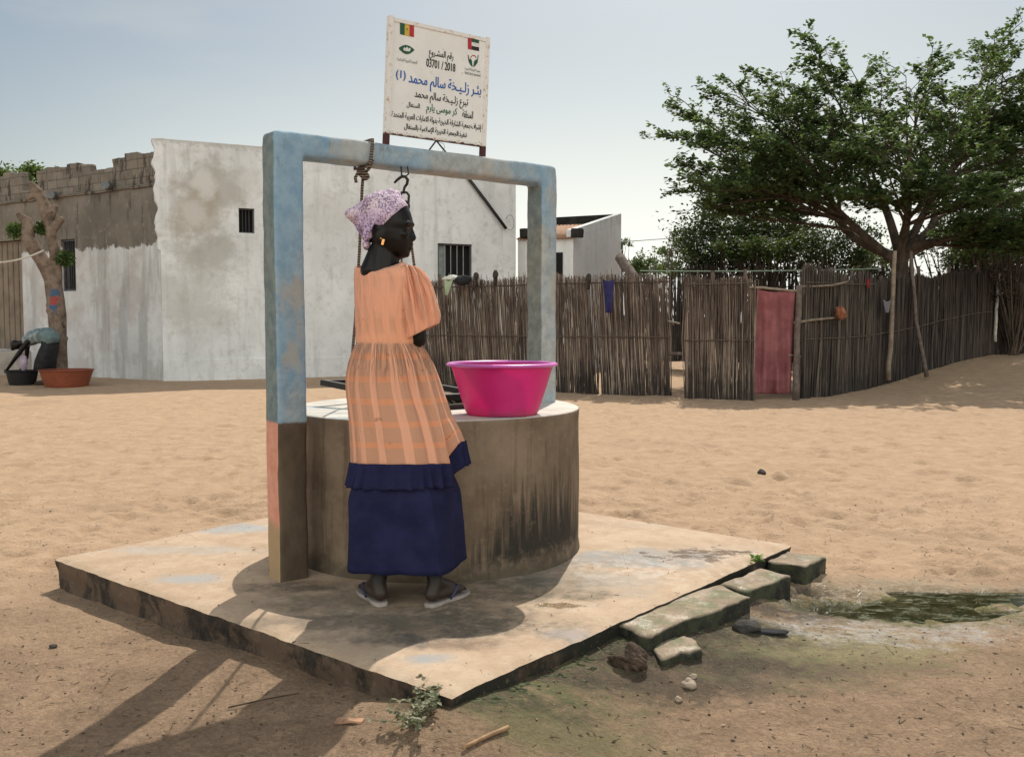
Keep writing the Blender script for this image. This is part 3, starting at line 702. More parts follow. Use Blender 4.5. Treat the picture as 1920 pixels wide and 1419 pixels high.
def zq(mb, pts, n=.0058):
    vs = []
    for (x, y) in pts: s, h = zst(x, y); vs.append(SP(s, h, n))
    mb.add(vs, [tuple(range(len(vs) - 1, -1, -1))])
fl = MB()
for i in range(3):
    fl.m = i; a, b = 222 + 43 * i, 222 + 43 * (i + 1); ya_ = lambda x: 100 + (x - 222) * .20
    zq(fl, [(a, ya_(a)), (b, ya_(b)), (b, ya_(b) + 112), (a, ya_(a) + 112)])
fl.m = 3
star = []
for q in range(10):
    r_ = 11 if q % 2 == 0 else 4.5; a = -PI / 2 + q * PI / 5; star.append((286 + r_ * math.cos(a), 168 + r_ * math.sin(a)))
zq(fl, star, .0066)
fl.build('flag_emblem', [INK['dark_green'], INK['yellow'], INK['red'], INK['green']], sign)
fl = MB(); a, b = 872, 986; sl = .20
fl.m = 0; zq(fl, [(a, 246), (a + 38, 246 + 38 * sl), (a + 38, 346 + 38 * sl), (a, 346)])
for i in range(3):
    fl.m = 1 + i; yy = 246 + i * 33; zq(fl, [(a + 38, yy + 38 * sl), (b, yy + 114 * sl), (b, yy + 33.4 + 114 * sl), (a + 38, yy + 33.4 + 38 * sl)])
fl.build('flag_emblem', [INK['red'], INK['dark_green'], INK['white'], INK['black']], sign)
em = MB()
n_ = 24; up = [(211 + 144 * i / n_, 335 + 6 * (i / n_) - 36 * math.sin(PI * i / n_) ** .8 + 12 * (i / n_)) for i in range(n_ + 1)]; dn = [(211 + 144 * i / n_, 338 + 44 * math.sin(PI * i / n_) ** .9 + 12 * (i / n_)) for i in range(n_ + 1)]
zq(em, up + dn[::-1][1:-1])
em.m = 1; zq(em, [(250, 342), (262, 326), (272, 338), (286, 322), (300, 342), (316, 330), (318, 352), (308, 364), (280, 362), (256, 356)], .0066)
em.build('emblem', [INK['dark_green'], INK['white']], sign)
em = MB()
L_hand = [(870, 396), (878, 400), (888, 436), (902, 432), (914, 452), (919, 505), (896, 484), (880, 458)]
zq(em, L_hand[::-1]); zq(em, [(982, 404), (976, 398), (966, 440), (954, 438), (936, 455), (925, 505), (950, 492), (970, 468)])
em.m = 1; arc = []
for q in range(13): a = PI + PI * q / 12; arc.append((928 + 30 * math.cos(a), 426 + 26 * math.sin(a)))
for q in range(12, -1, -1): a = PI + PI * q / 12; arc.append((928 + 24 * math.cos(a), 428 + 20 * math.sin(a)))
zq(em, arc)
em.build('emblem', [INK['dark_green'], INK['red']], sign)

# ================================================================== ROPES AND HOOK
def mat_rope():
    k = NM('weathered rope'); w = k.n('ShaderNodeTexWave'); w.bands_direction = 'Z'; w.inputs['Scale'].default_value = 26; w.inputs['Distortion'].default_value = 3; k.put(w.inputs['Vector'], k.pos())
    c = k.mix(k.ss(w.outputs['Fac'], .35, .6), (.045, .033, .026), (.25, .19, .14)); return k.fin(c, .9, k.bump(w.outputs['Fac'], .5, .006))
M_ROPE = mat_rope()
rope = thing('tied_rope', P(680, 325, 4.5), 'brown rope looped round the blue beam with a knot and hanging into the well', 'rope')
r = MB(); bc = A0 + TB * .478 - NB * BD / 2 + UZ * (ZT - BH / 2)
for lp in range(1):
    loop = []
    for q in range(17):
        a = 2 * PI * q / 16; sx_ = max(-1, min(1, 1.35 * math.cos(a))); sz_ = max(-1, min(1, 1.35 * math.sin(a)))
        loop.append(bc + TB * (.014 * lp + .01 * math.sin(a)) + NB * (BD / 2 + .008) * sx_ + UZ * (BH / 2 + .008) * sz_)
    r.tube(loop, .0075, 7, caps=False)
r.build('beam_loop', M_ROPE, rope, smooth=True)
r = MB(); kp = P(681, 326, 4.47)
for q in range(4):
    a = q * 1.9; lp = []
    for t in range(13):
        b = 2 * PI * t / 12; lp.append(kp + Vector((.015 * math.cos(b), .012 * math.sin(b) * math.sin(a), .015 * math.sin(b) * math.cos(a))) + Vector((.006 * (q - 1.5), 0, -.007 * (q - 1.5))))
    r.tube(lp, .0075, 6, caps=False)
r.tube([kp, P(672, 322, 4.46), P(666, 333, 4.45), P(668, 342, 4.45)], .008, 6); r.tube([P(699, 300, 4.43), P(692, 316, 4.45), kp], .0075, 6); r.tube([P(676, 302, 4.5), kp], .0075, 6)
r.build('knot', M_ROPE, rope, smooth=True)
r = MB(); r.tube([P(681, 328, 4.48), P(679, 352, 4.5), P(674, 470, 4.6), P(666, 600, 4.75), P(661, 660, 4.83), P(664, 740, 4.92), Vector((-.55, 5.0, .3))], .0075, 7); r.build('hanging_length', M_ROPE, rope, smooth=True)

hook = thing('pulley_hook', P(757, 322, 4.55), 'black iron hook and pulley block hanging under the beam behind the head scarf', 'hook')
HY = 4.54
h = MB()
h.tube([P(752, 312, HY), P(753, 328, HY), P(760, 331, HY), P(766, 326, HY), P(764, 312, HY)], .0042, 6)
h.build('staple', M_IRON, hook, smooth=True)
h = MB(); h.tube([P(739, 343, HY), P(746, 336, HY), P(753, 331, HY - .01), P(760, 331, HY - .012), P(764.5, 337, HY - .01), P(763, 345, HY), P(758.5, 351, HY), P(757, 358, HY), P(757, 363, HY)], [.005, .0065, .0072, .0076, .0076, .0072, .0066, .0062, .006], 8)
h.build('hook', M_IRON, hook, smooth=True)
h = MB(); fr = [P(751, 366, HY), P(753, 361, HY), P(757, 359.5, HY), P(763, 361, HY), P(766.5, 366, HY), P(765.5, 384, HY), P(764, 396, HY), P(756, 399, HY), P(751.5, 394, HY), P(750, 380, HY)]
h.tube(fr, .0062, 7, closed=True); h.build('pulley_frame', M_IRON, hook, smooth=True)
h = MB(); pc = P(758, 386, HY); rows = []
for q in range(24):
    a = 2 * PI * q / 24; d = TB * math.cos(a) + UZ * math.sin(a)
    rows.append([pc + d * .027 + NB * .009, pc + d * .020, pc + d * .027 - NB * .009, pc + d * .008 - NB * .009, pc + d * .008 + NB * .009])
h.loft(rows + [rows[0]]); h.build('pulley_wheel', M_IRON, hook, smooth=False)
drop = thing('well_rope', P(765, 395, HY), 'black and white rope running from the pulley down behind the shoulder into the well', 'rope')
r = MB(); r.tube([P(764, 388, HY), P(767, 415, HY + .02), P(773, 470, HY + .06), P(779, 515, HY + .1), P(800, 700, HY + .3), Vector((-.38, 4.98, .3))], .0065, 7); r.build('rope_strand', M_ROPE, drop, smooth=True)
r = MB(); r.tube([P(752, 388, HY), P(753, 440, HY + .03), P(753, 500, HY + .07), P(752, 700, HY + .28), Vector((-.46, 4.98, .3))], .0055, 7); r.build('rope_strand', M_ROPE, drop, smooth=True)

# heap of black rope beside the hatch
rs2 = random.Random(4); r = MB(); hp = G(873, 752, WZ)
for q in range(9):
    a = rs2.uniform(0, PI); cx, cy = hp.x + rs2.uniform(-.035, .03), hp.y + rs2.uniform(-.03, .05); ra = rs2.uniform(.022, .045); lp = []
    for t in range(14): b = 2 * PI * t / 14; lp.append((cx + ra * math.cos(b), cy + ra * .8 * math.sin(b), WZ + .008 + q * .0035 + .008 * math.sin(b + a)))
    r.tube(lp, .006, 6, closed=True)
tag(r.build('rope_heap', plain('black rope', (.02, .02, .02), .85, .3, 60), smooth=True, org=(hp.x, hp.y, WZ)), 'small tangled heap of black rope on the well top beside the pink basin', 'rope')

# ================================================================== PINK BASIN
def basin(c, prof_r0, r1, h, lab, cat, m_body, m_rim, name='wash_basin', lip=.014, flare=.02, thick=.004, group=None):
    t = thing(name, c, lab, cat, group); c = Vector(c)
    b = MB(); pr_ = []
    N_ = 18
    for i in range(N_ + 1):
        f = i / N_; pr_.append((prof_r0 + (r1 - flare - prof_r0) * (f ** .92) + flare * max(0, (f - .86) / .14) ** 2 * .5, h * f))
    outer = [(.001, 0.004), (prof_r0 * .9, .004), (prof_r0 * .93, 0), (prof_r0 * .985, 0), (prof_r0, .006)] + pr_[1:]
    inner = [(r_ - thick, z) for r_, z in pr_][::-1]; inner = [(r_, max(z, .012)) for r_, z in inner] + [(.001, .012)]
    b.lathe(c, outer + inner, 96); b.build('bowl', m_body, t, smooth=True)
    b = MB(); rr = []
    for q in range(13):
        a = 2 * PI * q / 12; rr.append((r1 - lip * 1.05 + lip * 1.1 * math.cos(a), h - .004 + lip * .62 * math.sin(a)))
    b.lathe(c, rr, 96); b.build('rim', m_rim, t, smooth=True)
    return t
k = NM('pink plastic'); c = k.mix(k.ss(k.noise(5, 3, .5), .35, .65), (.66, .028, .25), (.72, .045, .29))
x_, y_, z_ = k.sep(k.obj()); gr = k.mul(k.ss(k.m('ADD', z_, k.mul(k.m('SUBTRACT', k.noise(18, 5, .7), .5), .10)), .045, .005), .5); c = k.mix(gr, c, (.32, .10, .14)); c = k.mix(k.mul(k.ss(k.noise(55, 5, .75, stretch=(1, 1, .3)), .62, .70), .35), c, (.55, .16, .30))
k.fin(c, k.m('ADD', .26, k.mul(k.noise(25, 5, .7), .3)), k.bump(k.noise(12, 3), .10, .01), spec=.5); M_PINK = k.translucent((.85, .04, .32), .35)
k = NM('sky tinted pink rim'); M_PRIM = k.fin((.62, .13, .50), .3, k.bump(k.noise(50, 3), .05, .002), spec=.6)  # lighter purple of the rim is sky reflection put into the colour
basin((-.047, 4.432, WZ + .004), .168, .263, .238, 'big bright pink plastic basin standing on the well wall beside the woman', 'basin', M_PINK, M_PRIM)

# ================================================================== WOMAN AT THE WELL
YW = 3.95
def Wp(u, v, dy=0.0): q = P(u, v, YW); return Vector((q.x, YW + dy, q.z))
PXM = YW / FPX * 1.001
woman = thing('person', (Wp(765, 1100).x, YW - .02, .15), 'woman in orange checked dress and lilac head scarf standing at the well', 'person')
k = NM('dark skin'); n_ = k.noise(30, 4, .6)
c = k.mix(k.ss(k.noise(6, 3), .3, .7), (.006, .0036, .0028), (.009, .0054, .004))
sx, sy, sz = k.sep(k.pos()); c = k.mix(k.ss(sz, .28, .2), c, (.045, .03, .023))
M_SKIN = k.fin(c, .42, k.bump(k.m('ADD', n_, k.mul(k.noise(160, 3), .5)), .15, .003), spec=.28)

B = MB()
# head: stacked slices from the profile, facing right
sl_ = [(366, 738, 712, 12), (370, 748, 702, 21), (377, 757, 694, 28), (388, 765.5, 688, 34), (400, 770.5, 685, 37), (412, 773.5, 684, 38), (419, 775.5, 684.5, 38), (424, 775, 686, 37.5), (430, 771.5, 687, 37), (436, 771, 689, 37),
       (443, 771.5, 692, 36), (450, 772, 696, 35), (456, 772, 700, 33), (462, 771, 704, 31), (468, 769.5, 710, 28), (473, 768.5, 716, 25), (478, 766, 724, 20), (482, 761, 733, 14), (484.5, 756, 742, 7)]
rows = []
for v, fr_, bk, hw in sl_:
    c = Wp((fr_ + bk) / 2, v); a = (fr_ - bk) / 2 * PXM; w = hw * PXM; row = []
    for q in range(28):
        t = 2 * PI * q / 28; ct, st = math.cos(t), math.sin(t)
        e = .92 if ct > 0 else .85
        x_ = math.copysign(abs(ct) ** e, ct); y_ = math.copysign(abs(st) ** .9, st) * (1 - .16 * max(0, ct) ** 2)
        row.append(c + Vector((a * x_, w * y_, 0)))
    rows.append(row)
B.loft(list(reversed(rows)), caps=True)
px = lambda n: n * PXM
B.capsule(Wp(772, 430), Wp(776.5, 445.5), px(3.2), px(4.6))                     # nose
B.ellipsoid(Wp(774, 448), px(5.5), px(9), px(4.2))
for sg in (-1, 1):
    B.ellipsoid(Wp(771.5, 448.5, sg * px(6.5)), px(5), px(4), px(4))
    B.capsule(Wp(773, 420.5, sg * px(6)), Wp(766, 420, sg * px(24)), px(4.2), px(3.6))   # brow
    B.ellipsoid(Wp(758, 441, sg * px(22)), px(11), px(8), px(8))                 # cheek
    B.ellipsoid(Wp(717, 444, sg * px(36)), px(8.5), px(3.6), px(13.5), R=Matrix.Rotation(.18, 3, 'Y'))  # ear
    B.ellipsoid(Wp(719, 454, sg * px(36)), px(5), px(3.5), px(5))
B.ellipsoid(Wp(769.5, 457.5), px(6), px(11), px(3.6)); B.ellipsoid(Wp(768.8, 465.8), px(5.6), px(10), px(3.6))   # lips
B.ellipsoid(Wp(762, 476), px(6.5), px(10), px(6.5))
# neck, shoulders, trunk
B.capsule(Wp(724, 452), Wp(718, 512, -.005), px(26), px(31))
B.capsule(Wp(705, 470, -.01), Wp(700, 506, -.01), px(14), px(24))
B.capsule(Wp(698, 518, .02), Wp(748, 516, -.02), px(21), px(19)); B.capsule(Wp(692, 528, .06), Wp(765, 528, -.06), px(19), px(19))
B.capsule(Wp(716, 545, .01), Wp(724, 640, .01), .085, .09); B.capsule(Wp(726, 640, .01), Wp(742, 740, .0), .09, .105)
B.capsule(Wp(722, 740), Wp(775, 745), .10, .10)
# legs and feet
FT = []
for (ua, heel, toe) in ((705, G(713, 1126, .18), G(676, 1094, .18)), (829, G(806, 1128, .18), G(873, 1101, .18))):
    heel.y += .025; toe.y += .025; heel.z = toe.z = .172
    hd = (toe - heel); hd.z = 0; hd.normalize(); sd = Vector((-hd.y, hd.x, 0)); L_ = .225
    toe = heel + hd * L_; ank = heel + hd * .036 + Vector((0, 0, .075)); FT.append((heel, toe, hd, sd))
    knee = Wp(735 if ua < 760 else 788, 900, .0)
    B.capsule(Wp(728 if ua < 760 else 790, 750), knee, .085, .056); B.capsule(knee, ank, .054, .034)
    B.capsule(ank, heel + Vector((0, 0, .030)) - hd * -.012, .034, .031)
    B.capsule(ank + hd * .01 - Vector((0, 0, .01)), heel + hd * .15 + Vector((0, 0, .028)), .034, .024)
    for e in (-1, 0, 1): B.capsule(heel + hd * .03 + sd * .012 * e + Vector((0, 0, .028)), heel + hd * .158 + sd * .026 * e + Vector((0, 0, .024)), .022, .019)
    inner = 1 if ua > 760 else -1
    for t_ in range(5):
        o_ = (-.034 + .017 * t_) * -inner; r_ = .0135 if t_ == 0 else .0095; ln = [.058, .056, .05, .044, .036][t_]
        b0 = heel + hd * .158 + sd * o_ + Vector((0, 0, .02)); B.capsule(b0, b0 + hd * ln * .6 + Vector((0, 0, .005)), r_, r_); B.capsule(b0 + hd * ln * .6 + Vector((0, 0, .005)), b0 + hd * ln - Vector((0, 0, .006)), r_, r_ * .85)
# arms: right arm down and forward, left arm in front; hands clasped
def hand(w0, d, up, flip):
    d = Vector(d).normalized(); up = Vector(up); up = (up - d * up.dot(d)).normalized(); s = d.cross(up) * flip
    B.capsule(w0, w0 + d * .05, .024, .026)
    for e in (-1.2, -.4, .4, 1.2): B.capsule(w0 + d * .03 + s * .012 * e, w0 + d * .088 + s * .0165 * e, .015, .0125)
    for i, e in enumerate((-1.5, -.5, .5, 1.5)):
        b0 = w0 + d * .09 + s * .0165 * e; l1 = [.036, .042, .039, .03][i]
        b1 = b0 + d * l1 - up * .010; b2 = b1 + d * l1 * .55 - up * .022; b3 = b2 - up * .018 + d * .004
        B.capsule(b0, b1, .0092, .0088); B.capsule(b1, b2, .0087, .008); B.capsule(b2, b3, .008, .007)
    t0 = w0 + d * .03 - s * .022; t1 = t0 + d * .032 - s * .022 - up * .008; B.capsule(t0, t1, .0125, .0105); B.capsule(t1, t1 + d * .03 - up * .006, .010, .0085)
elb = Wp(786, 634, -.06)
B.capsule(Wp(770, 522, -.075), elb, .046, .037); wr_ = Wp(750, 640, .205); B.capsule(elb, Wp(778, 636, .06), .034, .030); B.capsule(Wp(778, 636, .06), wr_, .030, .025); hand(wr_, (-.85, .25, .05), (0, 0, 1), 1)
el2 = Wp(690, 622, .19); B.capsule(Wp(690, 524, .09), el2, .044, .036); wl2 = Wp(722, 645, .225); B.capsule(el2, wl2, .034, .025); hand(wl2, (.9, .1, -.05), (0, 0, 1), -1)
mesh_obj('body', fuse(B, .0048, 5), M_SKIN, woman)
# eyes
M_EYE = plain('eye', (.10, .085, .07), .2, .1, 20, bump=0); M_IRIS = plain('iris', (.012, .008, .006), .1, .1, 20, bump=0)
for sg in (-1, 1):
    e = MB(); e.m = 0; e.ellipsoid(Wp(764.5, 429, sg * px(14)), px(4.8), px(5.5), px(3.2)); e.m = 1; e.ellipsoid(Wp(767.6, 429, sg * px(14)), px(2), px(2.6), px(2.6))
    e.build('eye', [M_EYE, M_IRIS], woman, smooth=True)
M_GOLD = plain('gold', (.85, .42, .16), .28, .1, 20, metal=1, bump=0)
e = MB(); e.rbox(Wp(723.5, 457, -px(39.5)), Vector((.95, 0, -.25)).normalized(), Vector((0, 1, 0)), Vector((.25, 0, .95)).normalized(), .0055, .0018, .0125, r=.0015, n=2)
e.capsule(Wp(718.5, 449, -px(39)), Wp(721, 451, -px(40)), .0022, .002); e.build('earring', M_GOLD, woman, smooth=False)

# head scarf: wrapped cloth, cut along its front edge
H = MB()
H.ellipsoid(Wp(723, 400), px(49), px(45), px(41), R=Matrix.Rotation(.30, 3, 'Y'))
H.ellipsoid(Wp(738, 396), px(34), px(41), px(27), R=Matrix.Rotation(.42, 3, 'Y'))
H.capsule(Wp(712, 376, -.03), Wp(738, 369, .02), px(13), px(15)); H.capsule(Wp(700, 384, -.03), Wp(733, 368, -.015), px(8), px(13))
H.capsule(Wp(700, 398, -.01), Wp(659, 401, -.01), px(32), px(11)); H.capsule(Wp(694, 416), Wp(660, 406), px(26), px(8)); H.capsule(Wp(700, 385), Wp(652, 401, -.01), px(12), px(5))
H.ellipsoid(Wp(697, 432), px(18), px(30), px(24)); H.capsule(Wp(690, 440), Wp(684, 424), px(13), px(18))
for (a, b, r_) in ((Wp(692, 372, -px(24)), Wp(676, 432, -px(22)), 4.5), (Wp(702, 376, -px(30)), Wp(688, 448, -px(22)), 5), (Wp(716, 378, -px(36)), Wp(699, 438, -px(38)), 3), (Wp(740, 380, -px(26)), Wp(706, 400, -px(38)), 4), (Wp(662, 396, -px(8)), Wp(700, 376, -px(20)), 4.5)):
    H.capsule(a, b, px(r_), px(r_ * 1.1))
hme = fuse(H, .0045, 3)
bm = bmesh.new(); bm.from_mesh(hme)
pa, pb_ = Wp(766, 385.5), Wp(690, 456.5); dd = (pb_ - pa).normalized(); pn = Vector((dd.z, 0, -dd.x))
if pn.z > 0: pn = -pn
bmesh.ops.bisect_plane(bm, geom=bm.verts[:] + bm.edges[:] + bm.faces[:], plane_co=pa, plane_no=pn, clear_outer=True)
for v in bm.verts:
    w = v.co; f = float(fbm(w.x * 22 + w.y * 9, w.z * 24 - w.x * 12 + w.y * 7, 3, 201)); v.co = w + v.normal * f * .006
bm.to_mesh(hme); bm.free()
k = NM('lilac print cloth'); p = k.obj()
s1 = k.noise(150, 4, .8); s2 = k.vor(120); s3 = k.noise(9, 4, .6)
base = k.mix(k.ss(s3, .35, .65), (.72, .56, .78), (.82, .65, .72))
spk = k.ss(k.m('ADD', s1, k.mul(k.m('SUBTRACT', k.noise(14, 3), .5), .30)), .47, .54)
c = k.mix(k.mul(spk, .85), base, (.11, .055, .16)); c = k.mix(k.mul(k.ss(s2, .12, .05), .4), c, (.62, .50, .60))
M_SCARF = k.fin(c, .8, k.bump(k.m('ADD', k.noise(24, 5, .65, dist=1.2), k.mul(s1, .06)), .75, .016), spec=.2)
sc_ = mesh_obj('head_scarf', hme, M_SCARF, woman); md = sc_.modifiers.new('thickness', 'SOLIDIFY'); md.thickness = .004; md.offset = -1
q = MB(); q.ellipsoid(Wp(688, 459, -.01), px(7.5), px(16), px(10)); q.build('scarf_tail', M_SCARF, woman, smooth=True)

# dress
NC = 200
def fold(th, n1, seed, sharp=1.0):
    x = math.cos(th) * n1 / 6.3, math.sin(th) * n1 / 6.3
    return float(fbm(x[0] * 1.0 + seed, x[1] * 1.0 - seed * .7, 3, seed))
NECK_UP = 5
prof = [  # v, left, right, front/back half depth, twist
    (507, 664, 757, .055, .62), (510, 661, 766, .075, .62), (515, 659.5, 775, .092, .62), (522, 659, 781, .102, .6), (535, 660, 783, .108, .55), (555, 661, 780, .112, .5), (580, 663, 778, .112, .45), (605, 665, 780, .112, .35), (628, 667, 785, .112, .25), (642, 668, 789, .113, .15),
    (647, 667, 791, .115, .1), (654, 663, 797, .123, .05), (665, 659, 804, .132, .0), (680, 654, 812, .142, 0), (700, 649, 820, .150, 0), (720, 646.5, 827, .156, 0), (742, 647, 834, .16, 0), (765, 650, 842, .164, 0), (790, 653.5, 850, .168, 0), (815, 655.5, 857, .172, 0), (840, 657, 863, .175, 0), (868, 658, 869, .178, 0)]
zb = Wp(750, 871, 0); zback = P(750, 871, YW - .17).z; zfront = P(862, 826, YW + .02).z
def dress_ring(v, twist=True):
    vs = [r_[0] for r_ in prof]; L = interp(v, vs, [r_[1] for r_ in prof]); R = interp(v, vs, [r_[2] for r_ in prof]); d = interp(v, vs, [r_[3] for r_ in prof]); tw = interp(v, vs, [r_[4] for r_ in prof])
    cl = Wp(L, v); cr = Wp(R, v); hw = (cr.x - cl.x) / 2; cx = (cr.x + cl.x) / 2; z0 = (cl.z + cr.z) / 2; out = []
    for q in range(NC + 1):
        th = PI / 2 + 2 * PI * q / NC; ct, st = math.cos(th), math.sin(th); e = .86
        X_ = math.copysign(abs(ct) ** e, ct); Y_ = math.copysign(abs(st) ** e, st); rad = 1.0
        g = sstep(644, 668, v); 
        n_g = (.02 - abs(fold(th, 30, 301))) * 1.7; n_w = (.02 - abs(fold(th, 11, 302))) * 1.3
        if v > 645:
            amp = .17 * (1 - .70 * sstep(690, 800, v)) * g
            rad += amp * n_g * (1.2 if ct > -.5 else .8) + .15 * g * n_w * sstep(655, 760, v)
            fv = sstep(740, 850, v); rad += .022 * sstep(720, 850, v)
            rad -= .14 * fv * math.exp(-((((th - 2 * PI) + .52 + PI) % (2 * PI) - PI) / .10) ** 2) + .03 * g * math.exp(-((((th - 2 * PI) + .85 + PI) % (2 * PI) - PI) / .08) ** 2)
        else:
            rad += -.035 * math.exp(-((v - 644) / 3.5) ** 2) + .022 * fold(th, 16, 303) * sstep(540, 640, v) + .012 * fold(th, 10, 303) + .014 * float(fbm(th * 2.2, v * .03, 3, 304)) * sstep(520, 560, v)
        x = hw * X_ * rad; y = d * Y_ * rad - tw * hw * X_
        z = z0
        bk = max(0, -st)
        if v < 530:      # scooped neckline: low at the back, higher toward the front
            t_ = sstep(532, 507, v); z += t_ * (px(NECK_UP) + px(-5) * bk + px(4) * max(0, st) + px(9) * max(0, ct) + px(5) * max(0, -ct))
        if v > 780:
            a_ = ((th + PI) % (2 * PI)) - PI          # -pi/2 faces the camera, 0 is her right hand side of the picture
            zl = Wp(658, 868).z
            if a_ < 0: base_h = lerp(zl, zback, max(0, math.sin(-a_)) ** .8); hz = lerp(base_h, zfront, sstep(-.62, -.30, a_))
            else: hz = lerp(zfront, zl, sstep(1.2, 2.8, a_))
            ztop = Wp(760, 780).z; k_ = (v - 780) / (868 - 780); z = lerp(ztop, hz, k_)
        out.append(Vector((cx + x, YW + y, z)))
    return out
vv = list(np.linspace(507, 530, 10)) + list(np.linspace(534, 640, 26)) + list(np.linspace(643, 700, 20)) + list(np.linspace(706, 868, 36))
rows = [dress_ring(v) for v in vv]
uvs = [[(1.15 * q / NC, (868 - v) * PXM) for q in range(NC + 1)] for v in vv]
D = MB(); D.loft(rows, closed=False, uvs=uvs)
def mat_dress():
    k = NM('orange checked cotton'); u, v, _ = k.sep(k.uv())
    wob = k.mul(k.m('SUBTRACT', k.noise(6, 3, vec=k.uv()), .5), .012)
    su = k.m('FRACT', k.m('DIVIDE', k.m('ADD', u, wob), .073)); sv = k.m('FRACT', k.m('DIVIDE', k.m('ADD', k.m('ADD', v, .018), wob), .092))
    light = k.m('SUBTRACT', k.ss(su, .36, .32), 0, clamp=True); bar = k.ss(sv, .30, .24)
    light = k.m('MAXIMUM', light, k.ss(su, .97, 1.0))
    base = k.mix(k.mul(bar, .6), (.62, .325, .21), (.86, .34, .165))
    c = k.mix(k.mul(light, .8), base, (.92, .47, .31))
    bod = k.ss(v, .50, .515); sv2 = k.m('FRACT', k.m('DIVIDE', k.m('ADD', v, k.mul(k.m('SUBTRACT', k.noise(5, 2, vec=k.uv()), .5), .16)), .17))
    dark = k.mul(k.m('MULTIPLY', k.ss(su, .34, .46), k.ss(su, .96, .86)), k.m('MULTIPLY', k.ss(sv2, .10, .28), k.ss(sv2, .80, .62)))
    cb_ = k.mix(k.mul(dark, .40), (.92, .43, .26), (.60, .33, .225)); cb_ = k.mix(k.mul(light, .35), cb_, (.93, .46, .29)); cb_ = k.mix(k.ss(v, .60, .62), cb_, k.mix(k.mul(dark, .25), (.92, .44, .28), (.60, .33, .23)))
    c = k.mix(bod, c, cb_)
    st = k.ss(k.noise(16, 4, .6, vec=k.uv()), .66, .72); c = k.mix(k.mul(st, .55), c, (.25, .12, .07))
    weave = k.noise(260, 2, vec=k.uv())
    gath = k.mul(k.ss(k.m('ABSOLUTE', k.m('SUBTRACT', k.noise(1, 2, .5, vec=k.uv(), stretch=(52, 4.5, 1)), .5)), 0, .12), k.m('ADD', k.mul(k.ss(v, .30, .44), k.ss(v, .515, .495)), k.mul(k.mul(k.ss(v, .66, .86), k.ss(u, 5, 6)), .9)))
    wr = k.noise(1, 3, .6, vec=k.uv(), stretch=(13, 3.5, 1))
    k.fin(c, .85, k.bump(gath, .9, .010, k.bump(wr, .7, .03, k.bump(k.m('ADD', k.noise(16, 4, .6), k.mul(weave, .2)), .35, .006))), spec=.15); k.b.inputs['Sheen Weight'].default_value = .15
    return k.translucent(k.mix(.5, c, (.95, .25, .06)), .12)
M_DRESS = mat_dress()
D.build('dress', M_DRESS, woman, smooth=True, uv=True, solid=.003)
# seam at the waist
# sleeves
def sleeve(pts, name='sleeve', seed=0):
    rows = []; uvs_ = []; n = 72
    for i, (c, hw, d, tilt) in enumerate(pts):
        t = i / (len(pts) - 1); row = []; uvr = []
        for q in range(n + 1):
            th = PI / 2 + 2 * PI * q / n
            pl_ = 1 + (.36 * (1 - .6 * sstep(.25, .95, t)) * sstep(0, .10, t) + .05) * (math.sin(th * 13 + 1.5 * math.sin(th * 2 + seed)) * .6 + fold(th, 14, 310 + seed)) + .05 * float(fbm(th * 1.5, t * 3 + seed, 2, 311))
            x = hw * math.cos(th) * pl_; row.append(c + Vector((x, d * math.sin(th) * pl_, x * tilt))); uvr.append((10.004 + .5 * q / n, .95 - t * .3))
        rows.append(row); uvs_.append(uvr)
    ex, eu = [rows[0]], [uvs_[0]]
    for a, b, ua_, ub_ in zip(rows, rows[1:], uvs_, uvs_[1:]):
        for f in (.33, .66, 1): ex.append([p * (1 - f) + q_ * f for p, q_ in zip(a, b)]); eu.append([(p[0], p[1] * (1 - f) + q_[1] * f) for p, q_ in zip(ua_, ub_)])
    m = MB(); m.loft(ex, closed=False, uvs=eu); return m.build(name, M_DRESS, woman, smooth=True, uv=True, solid=.003)
sp_ = [(500, 771, 9, .028, -.1), (504, 773, 15.5, .042, -.1), (512, 777, 20, .052, -.1), (525, 780.5, 23, .060, -.05), (541, 784, 25, .066, 0), (558, 787, 27, .07, .05), (575, 790, 28.5, .073, .12), (590, 793.5, 29, .074, .22), (602, 796, 28.5, .072, .33), (612, 797, 27.5, .069, .43), (620, 797, 26.5, .066, .50)]
sleeve([(Wp(u, v, -.085), hw * PXM, d, tl_) for v, u, hw, d, tl_ in sp_])
sleeve([(Wp(u * -.55 + 1117, v, .12 + .05 * (v - 500) / 138), hw * PXM * .8, d * .8, 0) for v, u, hw, d, tl_ in sp_], seed=2)
